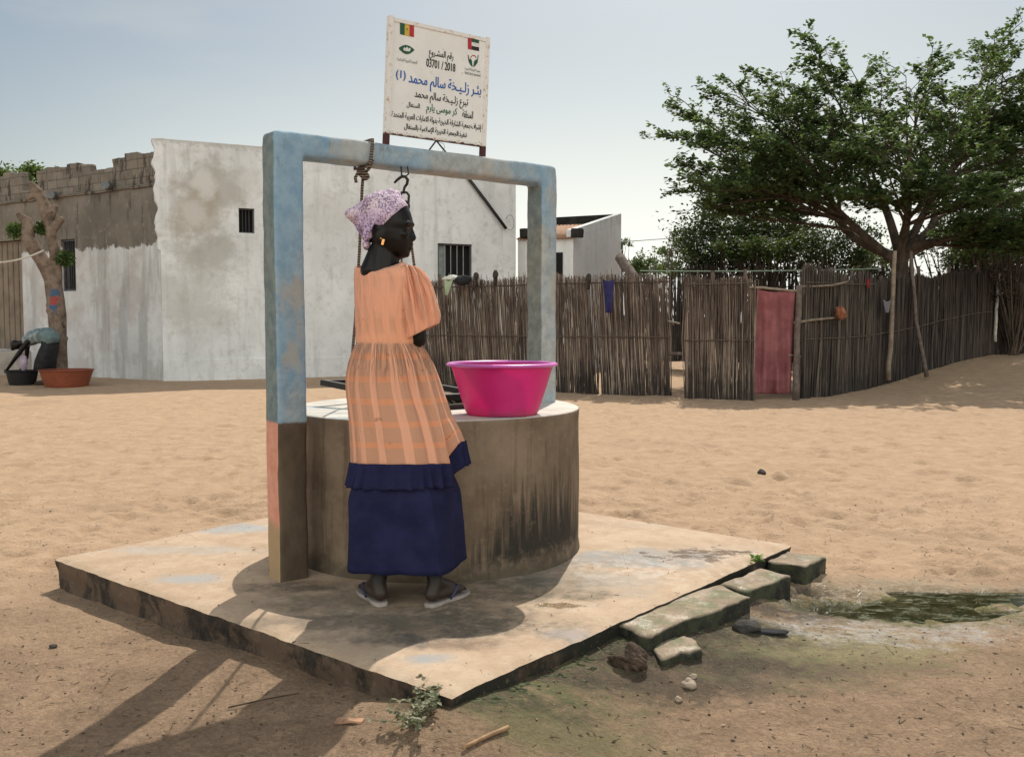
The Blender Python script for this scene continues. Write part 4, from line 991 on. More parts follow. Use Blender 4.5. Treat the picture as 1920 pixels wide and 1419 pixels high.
# navy ruffle below the hem, and the wrap skirt
k = NM('navy cloth'); n_ = k.noise(7, 4, .6)
c = k.mix(k.ss(n_, .35, .65), (.012, .0135, .045), (.020, .021, .068)); band = k.ss(k.noise(2, 3, .6, stretch=(.3, .3, 9)), .5, .6)
c = k.mix(k.mul(band, .35), c, (.022, .021, .05)); c = k.mix(k.mul(k.ss(k.noise(40, 4, .7), .62, .75), .3), c, (.03, .028, .06))
M_NAVY = k.fin(c, .88, k.bump(k.m('ADD', k.noise(14, 4, .6), k.mul(k.noise(300, 2), .15)), .4, .006), spec=.15); 
hem = dress_ring(868); cen = Vector((Wp(763, 868).x, YW, 0)); rows = []; 
for i in range(10):
    t = i / 9; row = []
    for q in range(NC * 2 + 1):
        h_ = hem[min(NC, q // 2)] if q % 2 == 0 else (hem[q // 2] + hem[min(NC, q // 2 + 1)]) / 2
        th = PI / 2 + PI * q / NC; o = Vector((h_.x - cen.x, h_.y - cen.y, 0)).normalized()
        ruf = (math.sin(th * 27 + 2.2 * math.sin(th * 5)) * .6 + fold(th, 40, 320) * 1.0) * .019 * t ** .8
        row.append(h_ + o * (ruf + .006 + .013 * t) - UZ * (.098 * t + .012 * t * float(fbm(th * 6, .5, 2, 321)) - (.004 if i == 0 else 0)))
    rows.append(row)
q = MB(); q.loft(rows, closed=False); q.build('ruffle', M_NAVY, woman, smooth=True, solid=.003)
ob = [(663, .0), (664, -.09), (672, -.135), (700, -.155), (740, -.162), (785, -.165), (818, -.168), (833, -.163), (843, -.125), (855, -.06), (868, .03), (874, .075), (868, .12), (840, .15), (780, .16), (710, .15), (672, .10)]
ot = [(668, .0), (667, -.07), (674, -.12), (700, -.145), (740, -.15), (770, -.15), (790, -.148), (802, -.14), (814, -.11), (828, -.06), (843, .02), (847, .06), (842, .10), (820, .13), (770, .14), (710, .13), (675, .08)]
ob = [(u, d * 1.24 if d < 0 else d) for u, d in ob]; ot = [(u, d * 1.12 if d < 0 else d) for u, d in ot]
def cr(pts, n):
    out = []; m = len(pts)
    for i in range(m):
        p0, p1, p2, p3 = pts[i - 1], pts[i], pts[(i + 1) % m], pts[(i + 2) % m]
        for j in range(n):
            t = j / n; out.append(tuple(.5 * ((2 * b) + (-a + c_) * t + (2 * a - 5 * b + 4 * c_ - d_) * t * t + (-a + 3 * b - 3 * c_ + d_) * t ** 3) for a, b, c_, d_ in zip(p0, p1, p2, p3)))
    return out
ob_, ot_ = cr(ob, 9), cr(ot, 9); zb_, zt_ = P(760, 1077, YW - .20).z, Wp(760, 800).z; rows = []
for i in range(26):
    t = i / 25; z = lerp(zt_, zb_, t); row = []
    for q, (a, b) in enumerate(zip(ot_, ob_)):
        e = t ** .9; sh_ = 1 - .19 * (1 - sstep(.25, .52, t)); u = lerp(a[0], b[0], e); dy = lerp(a[1], b[1], e); u = 757 + (u - 757) * sh_; dy *= sh_; g = Wp(u, 980, dy)
        w = float(fbm(q * .09, t * 1.4, 3, 331)) * .017 + float(fbm(q * .3, t * .8, 2, 332)) * .004
        n_ = Vector((g.x - cen.x, g.y - YW, 0)).normalized(); row.append(Vector((g.x, g.y, z + (.006 * float(fbm(q * .1, 3, 2, 333)) if i == 25 else 0))) + n_ * w)
    rows.append(row)
q = MB(); q.loft(rows); q.build('wrap_skirt', M_NAVY, woman, smooth=True, solid=.003)
# flip-flops
M_SOLE = plain('worn sandal sole', (.36, .31, .28), .7, .2, 20); M_STRAP = plain('blue sandal strap', (.045, .05, .11), .5, .2, 30)
ol = [(-.018, 0), (-.012, .022), (.02, .032), (.07, .030), (.11, .034), (.16, .045), (.20, .044), (.235, .030), (.25, .0), (.235, -.030), (.20, -.044), (.16, -.045), (.11, -.034), (.07, -.030), (.02, -.032), (-.012, -.022)]
for (heel, toe, hd, sd) in FT:
    s_ = MB(); pts = cr(ol, 3); base = Vector((heel.x, heel.y, .153))
    rws = []
    for (z, g) in ((0, -.002), (.004, .0015), (.012, .0015), (.0165, -.001)): rws.append([base + hd * (a * (1 + g * 6)) + sd * (b * (1 + g * 14)) + UZ * z for a, b in pts])
    s_.loft(rws, caps=True); sn = s_.build('sandal', M_SOLE, woman, smooth=False, fixn=True)
    st_ = MB()
    for sg in (-1, 1): st_.tube([base + hd * .195 + UZ * .016, base + hd * .185 + UZ * .045, base + hd * .15 + sd * .030 * sg + UZ * .06, base + hd * .11 + sd * .043 * sg + UZ * .042, base + hd * .09 + sd * .036 * sg + UZ * .016], [.004, .005, .006, .006, .005], 7)
    st_.build('strap', M_STRAP, sn, smooth=True)

# ================================================================== WHITE BUILDING ON THE LEFT
def wallgrid(mb, A, B, s0, s1, z0, z1, holes, th=.25, back=1):
    """upright wall between ground points A and B, with real openings"""
    A = Vector((A[0], A[1], 0)); d = (Vector((B[0], B[1], 0)) - A).normalized(); n = Vector((-d.y, d.x, 0)) * back
    ss_ = sorted({s0, s1, *[h[0] for h in holes], *[h[1] for h in holes]}); zs_ = sorted({z0, z1, *[h[2] for h in holes], *[h[3] for h in holes]})
    def inside(a, b): return any(h[0] - 1e-6 <= a <= h[1] + 1e-6 and h[2] - 1e-6 <= b <= h[3] + 1e-6 for h in holes)
    ss_ = [v for v in ss_ if s0 - 1e-6 <= v <= s1 + 1e-6]; zs_ = [v for v in zs_ if z0 - 1e-6 <= v <= z1 + 1e-6]
    for i in range(len(ss_) - 1):
        for j in range(len(zs_) - 1):
            a, b, c_, e = ss_[i], ss_[i + 1], zs_[j], zs_[j + 1]
            if inside((a + b) / 2, (c_ + e) / 2): continue
            f = [A + d * a + UZ * c_, A + d * b + UZ * c_, A + d * b + UZ * e, A + d * a + UZ * e]; mb.add(f, [(0, 1, 2, 3)])
            mb.add([p + n * th for p in f], [(3, 2, 1, 0)])
    def quad(p, q_): mb.add([p, q_, q_ + n * th, p + n * th], [(0, 1, 2, 3)])
    for (a, b, c_, e) in list(holes) + [(s0, s1, z0, z1)]:
        k_ = [A + d * a + UZ * c_, A + d * b + UZ * c_, A + d * b + UZ * e, A + d * a + UZ * e]
        for i in range(4): quad(k_[i], k_[(i + 1) % 4])
    return A, d, n
BC = (-7.80, 21.16); BR = (.10, 25.0); BL = (-15.2, 25.93)
def plaster(name):
    k = NM(name); p = k.pos(); x, y, z = k.sep(p)
    n1 = k.noise(.9, 5, .62, vec=p); n2 = k.noise(5, 5, .7, vec=p); n3 = k.noise(1.6, 4, .65, vec=p, stretch=(2.2, 2.2, .22)); n4 = k.noise(30, 3, .6, vec=p)
    c = k.mix(k.ss(n1, .3, .7), (.66, .665, .67), (.79, .795, .80)); c = k.mix(k.mul(k.ss(n3, .50, .68), .38), c, (.43, .435, .43)); c = k.mix(k.mul(k.ss(n2, .50, .68), .4), c, (.47, .47, .46)); c = k.mix(k.mul(k.ss(k.noise(3, 7, .75, vec=k.vm('ADD', p, (7, 3, 1))), .54, .64), .35), c, (.42, .41, .385))
    return k, p, x, y, z, n1, n2, n3, n4, c
k, p, x, y, z, n1, n2, n3, n4, c = plaster('whitewashed gable')
xz = k.comb(x, z, 0)                                             # bare render showing through the whitewash in rings and patches
def hit(u, v): s_, z_ = onwall(u, v, BC, BR); d = (Vector(BR) - Vector(BC)).normalized(); return BC[0] + d.x * s_, z_
for i, (u, v, rx, rz, f, cc) in enumerate([(400, 350, .62, .72, .72, (.38, .36, .32)), (365, 395, .55, 1.0, .8, (.39, .345, .285)), (395, 470, .75, .5, .68, (.38, .365, .33)), (385, 345, .25, .33, .85, (.64, .63, .61)), (365, 400, .30, .28, .7, (.60, .585, .56)),
                                         (360, 560, .8, 1.0, .55, (.44, .425, .385)), (620, 400, .7, .5, .35, (.50, .48, .45)), (455, 345, .4, .4, .35, (.5, .48, .45))]):
    cx, cz = hit(u, v); c = k.mix(k.mul(k.blob(cx, cz, rx, rz, .62, 1.5, .6, vec=xz, seed=40 + i), f), c, cc)
top = k.ss(k.m('ADD', z, k.mul(k.m('SUBTRACT', n2, .5), .5)), 5.25, 5.4); c = k.mix(k.mul(top, .5), c, (.36, .33, .29))
M_GAB = k.fin(c, .9, k.bump(k.m('ADD', n2, k.mul(n4, .4)), .3, .02), spec=.2)
k, p, x, y, z, n1, n2, n3, n4, c = plaster('half plastered wall')
drip = k.noise(3.6, 4, .7, vec=p, stretch=(1, 1, .12))
line = k.m('ADD', 3.08, k.m('ADD', k.mul(k.m('SUBTRACT', drip, .5), .55), k.mul(k.m('SUBTRACT', n2, .5), .3)))
bare = k.ss(k.m('SUBTRACT', z, line), -.03, .03)
cem = k.mix(k.ss(n1, .35, .68), (.15, .132, .112), (.225, .198, .168)); cem = k.mix(k.mul(k.ss(k.noise(2.4, 4, .7, vec=p, stretch=(1.5, 1.5, .25)), .54, .66), .65), cem, (.06, .052, .046)); cem = k.mix(k.mul(k.ss(n2, .55, .7), .5), cem, (.36, .30, .24))
c = k.mix(.30, c, (.36, .36, .36)); c = k.mix(k.mul(k.ss(k.noise(1.2, 4, .6, vec=p), .45, .6), .45), c, (.42, .36, .34)); c = k.mix(k.mul(k.ss(k.noise(1.4, 4, .6, vec=p, stretch=(1.6, 1.6, .2)), .5, .62), .5), c, (.30, .30, .30)); c = k.mix(bare, c, cem)
M_LW = k.fin(c, .92, k.bump(k.m('ADD', k.m('ADD', n2, k.mul(n4, .5)), k.mul(bare, -.6)), .4, .03), spec=.15)
k = NM('bare block'); p = k.pos(); x, y, z = k.sep(p); br_ = k.n('ShaderNodeTexBrick'); k.put(br_.inputs['Vector'], k.comb(k.m('ADD', k.mul(x, -.84), k.mul(y, .54)), z, 0))
for nm_, v_ in (('Color1', (.175, .152, .128, 1)), ('Color2', (.235, .205, .172, 1)), ('Mortar', (.13, .112, .095, 1))): br_.inputs[nm_].default_value = v_
br_.inputs['Scale'].default_value = 1; br_.inputs['Brick Width'].default_value = .42; br_.inputs['Row Height'].default_value = .21; br_.inputs['Mortar Size'].default_value = .012
n2 = k.noise(6, 5, .7, vec=p); c = k.mix(k.mul(k.ss(n2, .48, .7), .7), br_.outputs[0], (.21, .165, .13)); c = k.mix(k.mul(k.ss(k.noise(2.6, 4, .7, vec=p, stretch=(1.4, 1.4, .5)), .52, .64), .8), c, (.05, .042, .038))
M_BLK = k.fin(c, .95, k.bump(k.m('ADD', n2, br_.outputs['Fac']), .5, .03), spec=.15)
M_DARK = plain('dark interior', (.012, .011, .011), .9, .1, 5, bump=0); M_BAR = plain('window bar', (.30, .30, .31), .5, .2, 30)
M_BARD = plain('dark window bar', (.055, .055, .06), .5, .2, 30)
house = thing('white_house', (*BC, 0), 'whitewashed flat roofed house with an unfinished block parapet and barred windows left of the well', 'house')
HTOP = 5.40
def box_on(A, B, u0, u1, v0, v1):
    s0, z0 = onwall(u0, v1, A, B); s1, z1 = onwall(u1, v0, A, B); return (s0, s1, z0, z1)
h1 = box_on(BC, BR, 448, 477, 391, 436); h2 = box_on(BC, BR, 821, 885, 458, 532)
m = MB(); A, dG, nG = wallgrid(m, BC, BR, -.06, math.dist(BC, BR), -.3, HTOP, [h1, h2], .28, 1); m.build('gable_wall', M_GAB, house)
hl = box_on(BC, BL, 143, 114, 449, 545); hd_ = box_on(BC, BL, 46, -30, 455, 655); hl = (min(hl[0], hl[1]), max(hl[0], hl[1]), hl[2], hl[3]); hd_ = (min(hd_[0], hd_[1]), max(hd_[0], hd_[1]), hd_[2], hd_[3])
LEDGE = 4.40
m = MB(); A2, dL, nL = wallgrid(m, BC, BL, .0, math.dist(BC, BL), -.3, LEDGE, [hl, hd_], .28, -1); m.build('front_wall', M_LW, house)
# ragged parapet of bare blocks above a thin ledge
def onL(u, v): return onwall(u, v, BC, BL)
pr_ = MB()
tops = [(312, 275, 207, 291), (207, 312, 163, 319), (163, 301, 65, 315), (65, 350, 37, 352), (37, 325, -80, 335)]
for i, (u0, v0, u1, v1) in enumerate(tops):
    s0, z0 = onL(u0, v0); s1, z1 = onL(u1, v1); s0 = max(s0, .02); zt = (z0 + z1) / 2
    n_ = max(1, int((s1 - s0) / .42)); edges = np.linspace(s0, s1, n_ + 1)
    for a, b in zip(edges[:-1], edges[1:]):
        zz = zt + random.uniform(-.07, .05)
        pr_.rbox(Vector((*BC, 0)) + dL * ((a + b) / 2) + nL * .14 + UZ * ((LEDGE + .03 + zz) / 2), dL, nL, UZ, (b - a) / 2 - .001, .105, (zz - LEDGE - .03) / 2, r=.03, n=5, amp=.045, freq=4, seed=120 + i)
pr_.build('parapet', M_BLK, house, fixn=True)
m = MB(); m.rbox(Vector((*BC, 0)) + dL * 4.35 + nL * .12 + UZ * (LEDGE + .01), dL, nL, UZ, 4.34, .175, .035, r=.015, step=.2, amp=.02, freq=3, seed=131); m.build('ledge', M_BLK, house, fixn=True)
# broken edge of the thick gable plaster standing proud of the front wall at the corner
m = MB(); strip = []
for i in range(112):
    z_ = i * .0485; w = .02 + .05 * (.5 + float(fbm(z_ * 2.1, 2.2, 4, 141))) + (.05 + .09 * (.5 + float(fbm(z_ * 3.1, 5.2, 4, 144))) if z_ > 2.95 else 0) + (.16 * max(0, float(fbm(z_ * 1.7, 7.7, 4, 142))) if z_ > 4.0 else 0)
    strip.append((w, z_))
base_c = Vector((*BC, 0)) - nG * .006
m.prism([base_c - dG * w + UZ * z_ for w, z_ in strip] + [base_c + dG * .05 + UZ * (HTOP + .01), base_c + dG * .05], nG, .20)
m.build('corner_plaster', M_GAB, house, fixn=True)
m = MB(); L1 = math.dist(BC, BR); m.rbox(Vector((*BC, 0)) + dG * (L1 / 2) - nG * .004 + UZ * .12, dG, nG, UZ, L1 / 2 + .02, .014, .36, r=.006, step=.25, amp=.012, freq=3, seed=151); m.build('plinth', M_GAB, house, fixn=True)
# roof and rear walls close the rooms so the openings are dark
m = MB(); pts = [Vector((*BC, 0)) + dL * .3 + dG * .3, Vector((*BR, 0)) - dG * .1, Vector((*BR, 0)) - dG * .1 + nG * 7, Vector((*BL, 0)) + nG * 4, Vector((*BL, 0)) + dG * .3]
m.prism([Vector((q.x, q.y, 4.3)) for q in pts], UZ, .12)
m.build('roof', M_BLK, house, fixn=True)
m = MB()
for a, b in ((1, 2), (2, 3), (3, 4)):
    pa_, pb2 = pts[a], pts[b]; m.add([(pa_.x, pa_.y, -.2), (pb2.x, pb2.y, -.2), (pb2.x, pb2.y, 4.3), (pa_.x, pa_.y, 4.3)], [(0, 1, 2, 3)])
m.build('rear_wall', M_BLK, house)
def window(parent, A, d, n, h, nb, mbar, mat_frame_, depth=.10, frame=.035, shutter=None):
    A = Vector((A[0], A[1], 0)); f = MB(); s0, s1, z0, z1 = h; zc = (z0 + z1) / 2; sc2 = (s0 + s1) / 2
    for s_ in (s0 + frame / 2, s1 - frame / 2): f.obox(A + d * s_ + n * depth + UZ * zc, d, n, UZ, frame / 2, .03, (z1 - z0) / 2)
    for z_ in (z0 + frame / 2, z1 - frame / 2): f.obox(A + d * sc2 + n * depth + UZ * z_, d, n, UZ, (s1 - s0) / 2 - frame, .03, frame / 2)
    w = f.build('window', mat_frame_, parent)
    b = MB()
    for i in range(nb): s_ = s0 + frame + (s1 - s0 - 2 * frame) * (i + 1) / (nb + 1); b.tube([A + d * s_ + n * depth + UZ * (z0 + frame), A + d * s_ + n * depth + UZ * (z1 - frame)], .011, 6)
    b.build('bars', mbar, w)
    g = MB(); g.obox(A + d * sc2 + n * (depth + .12) + UZ * zc, d, n, UZ, (s1 - s0) / 2 + .02, .008, (z1 - z0) / 2 + .02); g.build('pane', M_DARK, w)  # near-black sheet: darkness of the unlit room put into its colour
    if shutter:
        g = MB(); g.obox(A + d * (s0 + (s1 - s0) * .15) + n * (depth + .06) + UZ * zc, d, n, UZ, (s1 - s0) * .13, .01, (z1 - z0) / 2 - frame); g.build('shutter', shutter, w)
    return w
M_FRM = plain('dark window frame', (.07, .07, .075), .6, .2, 10); M_SHUT = plain('grey shutter', (.22, .25, .24), .5, .2, 6)
window(house, BC, dG, nG, h1, 3, M_BARD, M_FRM, .12, .03); window(house, BC, dG, nG, h2, 4, M_BAR, M_FRM, .08, .04, M_SHUT); window(house, BC, dL, nL, hl, 5, M_BARD, M_FRM, .08, .05)
m = MB(); s0, s1, z0, z1 = hd_; A_ = Vector((*BC, 0)); m.obox(A_ + dL * ((s0 + s1) / 2) + nL * .16 + UZ * ((z0 + z1) / 2), dL, nL, UZ, (s1 - s0) / 2 - .01, .03, (z1 - z0) / 2 - .01)
dr = m.build('door', plain('brown metal door', (.20, .155, .115), .6, .2, 3), house)
m = MB()
for q in range(7): m.obox(A_ + dL * (s0 + (s1 - s0) * (q + .5) / 7) + nL * .122 + UZ * ((z0 + z1) / 2), dL, nL, UZ, .02, .01, (z1 - z0) / 2 - .05)
m.build('ribs', plain('brown door rib', (.17, .13, .10), .6, .2, 3), dr)
m = MB(); m.rbox(A_ + dL * ((s0 + s1) / 2 + .2) - nL * .75 + UZ * (z0 / 2 - .1), dL, nL, UZ, (s1 - s0) / 2 + .5, .74, z0 / 2 + .08, r=.02, step=.3, amp=.015, freq=3, seed=161); m.build('doorstep', plain('cement step', (.42, .38, .34), .9, .2, 3), house, fixn=True)
M_PIPE = plain('grey drain pipe', (.16, .165, .17), .7, .2, 8)
for (u, v) in ((203, 349), (102, 367)):
    s_, z_ = onL(u, v); m = MB(); a = A_ + dL * s_ + UZ * z_; m.tube([a + nL * .05, a - nL * .28 - dL * .28 - UZ * .02], .10, 12); m.build('drain_spout', M_PIPE, house, smooth=False)
# black downpipe slanting off the roof edge in front of the gable
m = MB(); s_, z_ = onwall(870, 326, BC, BR); a = A_ + dG * s_ + UZ * z_ - nG * .06; s2_, z2_ = onwall(946, 429, BC, BR); b = A_ + dG * s2_ + UZ * z2_ - nG * .10
m.tube([a, a + (b - a) * .5 + UZ * .01, b], .042, 8); m.build('downpipe', M_IRON, house, smooth=True)
m = MB(); lp = []
for q in range(14): t = -2.2 + 4.9 * q / 13; lp.append(b + UZ * (.16 + .2 * math.sin(t)) + dG * (.10 + .12 * math.cos(t)) - nG * .02)
m.tube(lp, .006, 4); m.build('wire', M_IRON, house)

# ================================================================== SHED
S1, S2, S3 = (.16, 25.75), (1.64, 25.3), (3.30, 28.6); S4 = (S1[0] + S3[0] - S2[0], S1[1] + S3[1] - S2[1])
shed = thing('shed', (*S2, 0), 'small whitewashed shed with a rusty corrugated roof behind the reed fence', 'shed')
k, p, x, y, z, n1, n2, n3, n4, c = plaster('shed whitewash')
dr_ = k.ss(k.m('ADD', z, k.mul(k.m('SUBTRACT', k.noise(5, 4, .7, vec=p, stretch=(1, 1, .1)), .5), 2.2)), 4.0, 4.7); c = k.mix(.35, c, (.80, .80, .80)); c = k.mix(k.mul(dr_, .5), c, (.30, .285, .26))
M_SHED = k.fin(c, .9, k.bump(n2, .25, .02), spec=.2)
EZ, RZ = P(1030, 447, 25.4).z, P(1162, 400, 28.6).z; PZ = P(1085, 430, 25.3).z
m = MB()
def quadwall(a, b, za, zb, th, inward):
    a = Vector((*a, 0)); b = Vector((*b, 0)); d = (b - a).normalized(); n = Vector((-d.y, d.x, 0)) * inward
    o = [a, b, b + UZ * zb, a + UZ * za]; m.prism(o, n, th)
quadwall(S1, S2, EZ, EZ, .2, 1); quadwall(S2, S3, PZ, RZ, .2, 1); m.build('wall', M_SHED, shed, fixn=True)
m = MB(); dq = (Vector(S4) - Vector(S3)).normalized(); S3b = tuple(Vector(S3) + dq * .24 - Vector((-dq.y, dq.x)) * .02); quadwall(S3b, tuple(Vector(S4) + dq * .65), RZ - .01, RZ - .05, .16, -1); m.build('rear_wall', plain('blackened plaster', (.03, .028, .026), .95, .4, 3), shed, fixn=True)
m = MB(); a_ = Vector((*S1, 0)); b_ = Vector((*S4, 0)); quadwall((S1[0], S1[1] - .0), S4, EZ - .03, RZ - .34, .2, -1); m.build('wall', M_SHED, shed, fixn=True)
M_BLACKB = plain('blackened block', (.03, .028, .025), .95, .4, 8)
for (c_, ) in ((Vector((*S2, PZ - .10)) + Vector((.10, -.06, 0)),), (Vector((*S1, PZ - .06)) + Vector((.22, -.06, 0)),)):
    m = MB(); d_ = (Vector(S2) - Vector(S1)).normalized(); d3 = Vector((d_.x, d_.y, 0)); m.rbox(c_, d3, Vector((-d3.y, d3.x, 0)), UZ, .15, .12, .12, r=.02, n=3, amp=.015, freq=6, seed=171); m.build('corbel', M_BLACKB, shed, fixn=True)
m = MB(); ra = Vector((*S1, EZ + .02)); rb = Vector((*S2, EZ + .02)); rc = Vector((*S3, RZ - .28)); rd = Vector((*S4, RZ - .28)); fw_ = (ra - rd); fw_.normalize(); rd = rd + Vector((dq.x, dq.y, 0)) * .9; rows = []
for i in range(2):
    row = []
    for q in range(161):
        t = q / 160; e = ra * (1 - t) + rb * t + fw_ * .12 if i == 0 else rd * (1 - t) + rc * t; row.append(e + UZ * (.022 * math.sin(2 * PI * q / 8)))
    rows.append(row)
m.loft(rows, closed=False)
k = NM('rusty roof'); p = k.pos(); c = k.mix(k.ss(k.noise(3, 5, .7, vec=p), .35, .65), (.27, .14, .08), (.42, .25, .155)); m.build('roof', k.fin(c, .75, spec=.3), shed, smooth=True, solid=.004)
m = MB(); s_, z_ = onwall(1052, 525, S1, S2); s2_, z2_ = onwall(1040, 470, S1, S2); dS = (Vector((*S2, 0)) - Vector((*S1, 0))).normalized(); m.obox(Vector((*S1, 0)) + dS * 1.17 + Vector((-dS.y, dS.x, 0)) * -.0 + UZ * 1.6, dS, Vector((-dS.y, dS.x, 0)), UZ, .09, .03, 1.6); m.build('door', M_DARK, shed)

# ================================================================== REED FENCES
def reed_mat(name, a, b, c3):
    k = NM(name); r_ = k.isl(); c = k.ramp(r_, (0, a), (.55, b), (1, c3)); p = k.pos()
    n_ = k.noise(3.5, 4, .7, vec=p, stretch=(1, 1, .25)); c = k.mix(k.mul(k.ss(n_, .46, .60), .6), c, (.04, .03, .03)); x_, y_, z_ = k.sep(p); rot = k.ss(k.m('ADD', z_, k.m('ADD', k.mul(k.m('SUBTRACT', k.noise(1.6, 4, .65, vec=p), .5), 1.5), k.mul(k.m('SUBTRACT', r_, .5), .5))), .60, .15)
    c = k.mix(k.mul(k.ss(k.noise(1.1, 3, .6, vec=p), .48, .60), .35), c, (.085, .058, .05)); c = k.mix(k.mul(rot, .72), c, (.03, .026, .024))
    return k.fin(c, .8, spec=.2)
M_REED = reed_mat('dry reed', (.085, .062, .052), (.185, .138, .112), (.40, .32, .25)); M_BRUSH = reed_mat('dark brush', (.03, .025, .022), (.055, .045, .038), (.11, .09, .075)); M_MIDR = reed_mat('grey reed', (.05, .041, .035), (.09, .075, .06), (.17, .14, .11))
M_TIE = plain('tie pole', (.10, .075, .06), .85, .3, 10); M_PALE = plain('pale branch', (.22, .17, .125), .8, .25, 10); M_LOG = plain('grey log', (.13, .10, .085), .9, .3, 10)
def fence(name, pts, ht, per_m, mat, label, rad=.0098, lean=0., jag=.07, rails=(.48, .93), posts=3, layers=4, gaps=(), zb=None, group='reed fence panels', cat='fence', bend=.06, seed=0):
    rr = random.Random(seed + 11); t = thing(name, (pts[0][0], pts[0][1], gz(*pts[0])), label, cat, group); m = MB()
    cum = [0]
    for a, b in zip(pts, pts[1:]): cum.append(cum[-1] + math.dist(a, b))
    def at(s): 
        x_ = np.interp(s, cum, [p[0] for p in pts]); y_ = np.interp(s, cum, [p[1] for p in pts]); return Vector((x_, y_, gz(x_, y_) if zb is None else zb))
    L_ = cum[-1]; N_ = int(L_ * per_m)
    for i in range(N_):
        s_ = L_ * (i + rr.uniform(-.6, .6)) / N_; s_ = min(L_, max(0, s_))
        if any(a < s_ < b and rr.random() < .75 for a, b in gaps): continue
        b = at(s_); lay = rr.randrange(layers); d = at(min(L_, s_ + .1)) - at(max(0, s_ - .1)); d.z = 0; d.normalize(); nn = Vector((-d.y, d.x, 0))
        o = nn * (lay * .026 + rr.uniform(-.012, .012)); hh = ht * (1 + jag * float(fbm(s_ * 1.6, seed, 3, 181)) * 1.3) - abs(rr.gauss(0, jag * .9)) + (rr.random() < .06) * rr.uniform(0, .14)
        ln = lean * (.6 + .8 * float(vnoise(s_ * .8, seed * 1.0, 182))) + rr.gauss(0, .022); bd_ = rr.gauss(0, bend); r0 = rad * rr.uniform(.6, 1.25)
        p0 = b + o - UZ * .03; p2 = b + o + d * (ln * hh) + nn * rr.gauss(0, .02) + UZ * hh; p1 = (p0 + p2) / 2 + d * bd_ * .5 + nn * rr.gauss(0, .012)
        m.tube([p0, p1, p2], [r0, r0 * .92, r0 * .55], 4)
    m.build('reeds', mat, t)
    for f in rails:
        for side in (-1, 1):
            q = MB(); n_ = max(4, int(L_ / .35)); path = []
            for i in range(n_ + 1):
                s_ = L_ * i / n_; b = at(s_); d = at(min(L_, s_ + .1)) - at(max(0, s_ - .1)); d.normalize(); nn = Vector((-d.y, d.x, 0)); path.append(b + nn * (-.030 if side < 0 else layers * .026 + .02) + UZ * (ht * f + .02 * float(fbm(s_, f * 9, 2, 183))))
            q.tube(path, .011, 5); q.build('tie_rail', M_TIE, t)
    for i in range(posts):
        s_ = L_ * (i + .5) / posts + rr.uniform(-.2, .2); b = at(s_); d = at(min(L_, s_ + .1)) - at(max(0, s_ - .1)); d.normalize(); nn = Vector((-d.y, d.x, 0)); b = b + nn * (layers * .026 + .08); q = MB(); hp_ = ht * rr.uniform(1.02, 1.10)
        q.tube([b - UZ * .1, b + UZ * hp_ * .5 + d * .03, b + UZ * hp_ + d * rr.uniform(-.08, .08)], [.045, .04, .034], 7); q.build('post', M_LOG, t)
    return t
fence('reed_fence', [(-2.3, 20.1), (-.9, 19.2), (.9, 17.75), (2.83, 16.75)], 2.20, 270, M_REED, 'long brown reed fence panel behind the pink basin and blue posts', lean=-.055, gaps=((4.7, 4.82), (5.65, 5.72)), seed=1, posts=4)
fence('reed_fence', [(2.98, 16.2), (4.06, 15.72)], 2.12, 290, M_REED, 'narrow upright reed fence panel left of the pink door cloth', lean=-.01, jag=.05, posts=2, seed=2)
fence('reed_fence', [(5.0, 16.1), (5.95, 17.1), (6.98, 18.2)], 2.16, 230, M_MIDR, 'grey shabby reed fence panel right of the pink door cloth', rad=.013, jag=.08, lean=.03, seed=3, bend=.09)
fence('reed_fence', [(7.05, 18.3), (9.6, 20.9), (11.9, 23.0)], 2.08, 200, M_BRUSH, 'dark brushwood fence in the shade under the big tree', rad=.013, jag=.05, rails=(.5,), seed=4, posts=4)
fence('reed_fence', [(12.0, 23.0), (14.5, 24.2), (18, 26)], 2.25, 120, M_BRUSH, 'dark brushwood fence at the far right edge beyond the white peeled pole', rad=.015, jag=.06, rails=(.5,), seed=5, posts=3)
fence('brush_fence', [(3.4, 27.5), (6.0, 26.0), (10.5, 24.6)], 2.55, 85, M_BRUSH, 'far dark brush fence seen over the top of the nearer reed panels', rad=.017, jag=.09, rails=(.8,), seed=6, zb=.25, posts=5, group='far fences')

def stick(name, pts, r0, r1, mat, label, cat='stick', group=None):
    m = MB(); n_ = len(pts); pts = [Vector(p) for p in pts]; path = []
    for a, b in zip(pts, pts[1:]):
        for i in range(4): path.append(a.lerp(b, i / 4))
    path.append(pts[-1]); path = [p + Vector((random.gauss(0, r0 * .12), random.gauss(0, r0 * .12), random.gauss(0, r0 * .12))) if 0 < i < len(path) - 1 else p for i, p in enumerate(path)]
    m.tube(path, list(np.linspace(r0, r1, len(path))), 7); return tag(m.build(name, mat, smooth=True, org=pts[0]), label, cat, group)
def on_ground(x, y, dz=0): return Vector((x, y, gz(x, y) + dz))
stick('pole', [P(1666, 712, 18.45), P(1672, 600, 18.5), P(1678, 470, 18.6)], .055, .04, M_PALE, 'tall tan pole standing against the fence below the tree fork', 'pole')
stick('pole', [P(1738, 706, 19.0), P(1718, 600, 19.2), P(1708, 470, 19.6)], .045, .035, M_LOG, 'grey leaning pole propped on the dark fence right of the tan pole', 'pole')
stick('pole', [P(1866, 640, 22.6), P(1868, 580, 22.6), P(1873, 512, 22.7)], .04, .035, plain('peeled wood', (.50, .47, .42), .8, .2, 10), 'white peeled pole at the corner of the dark fence', 'pole')
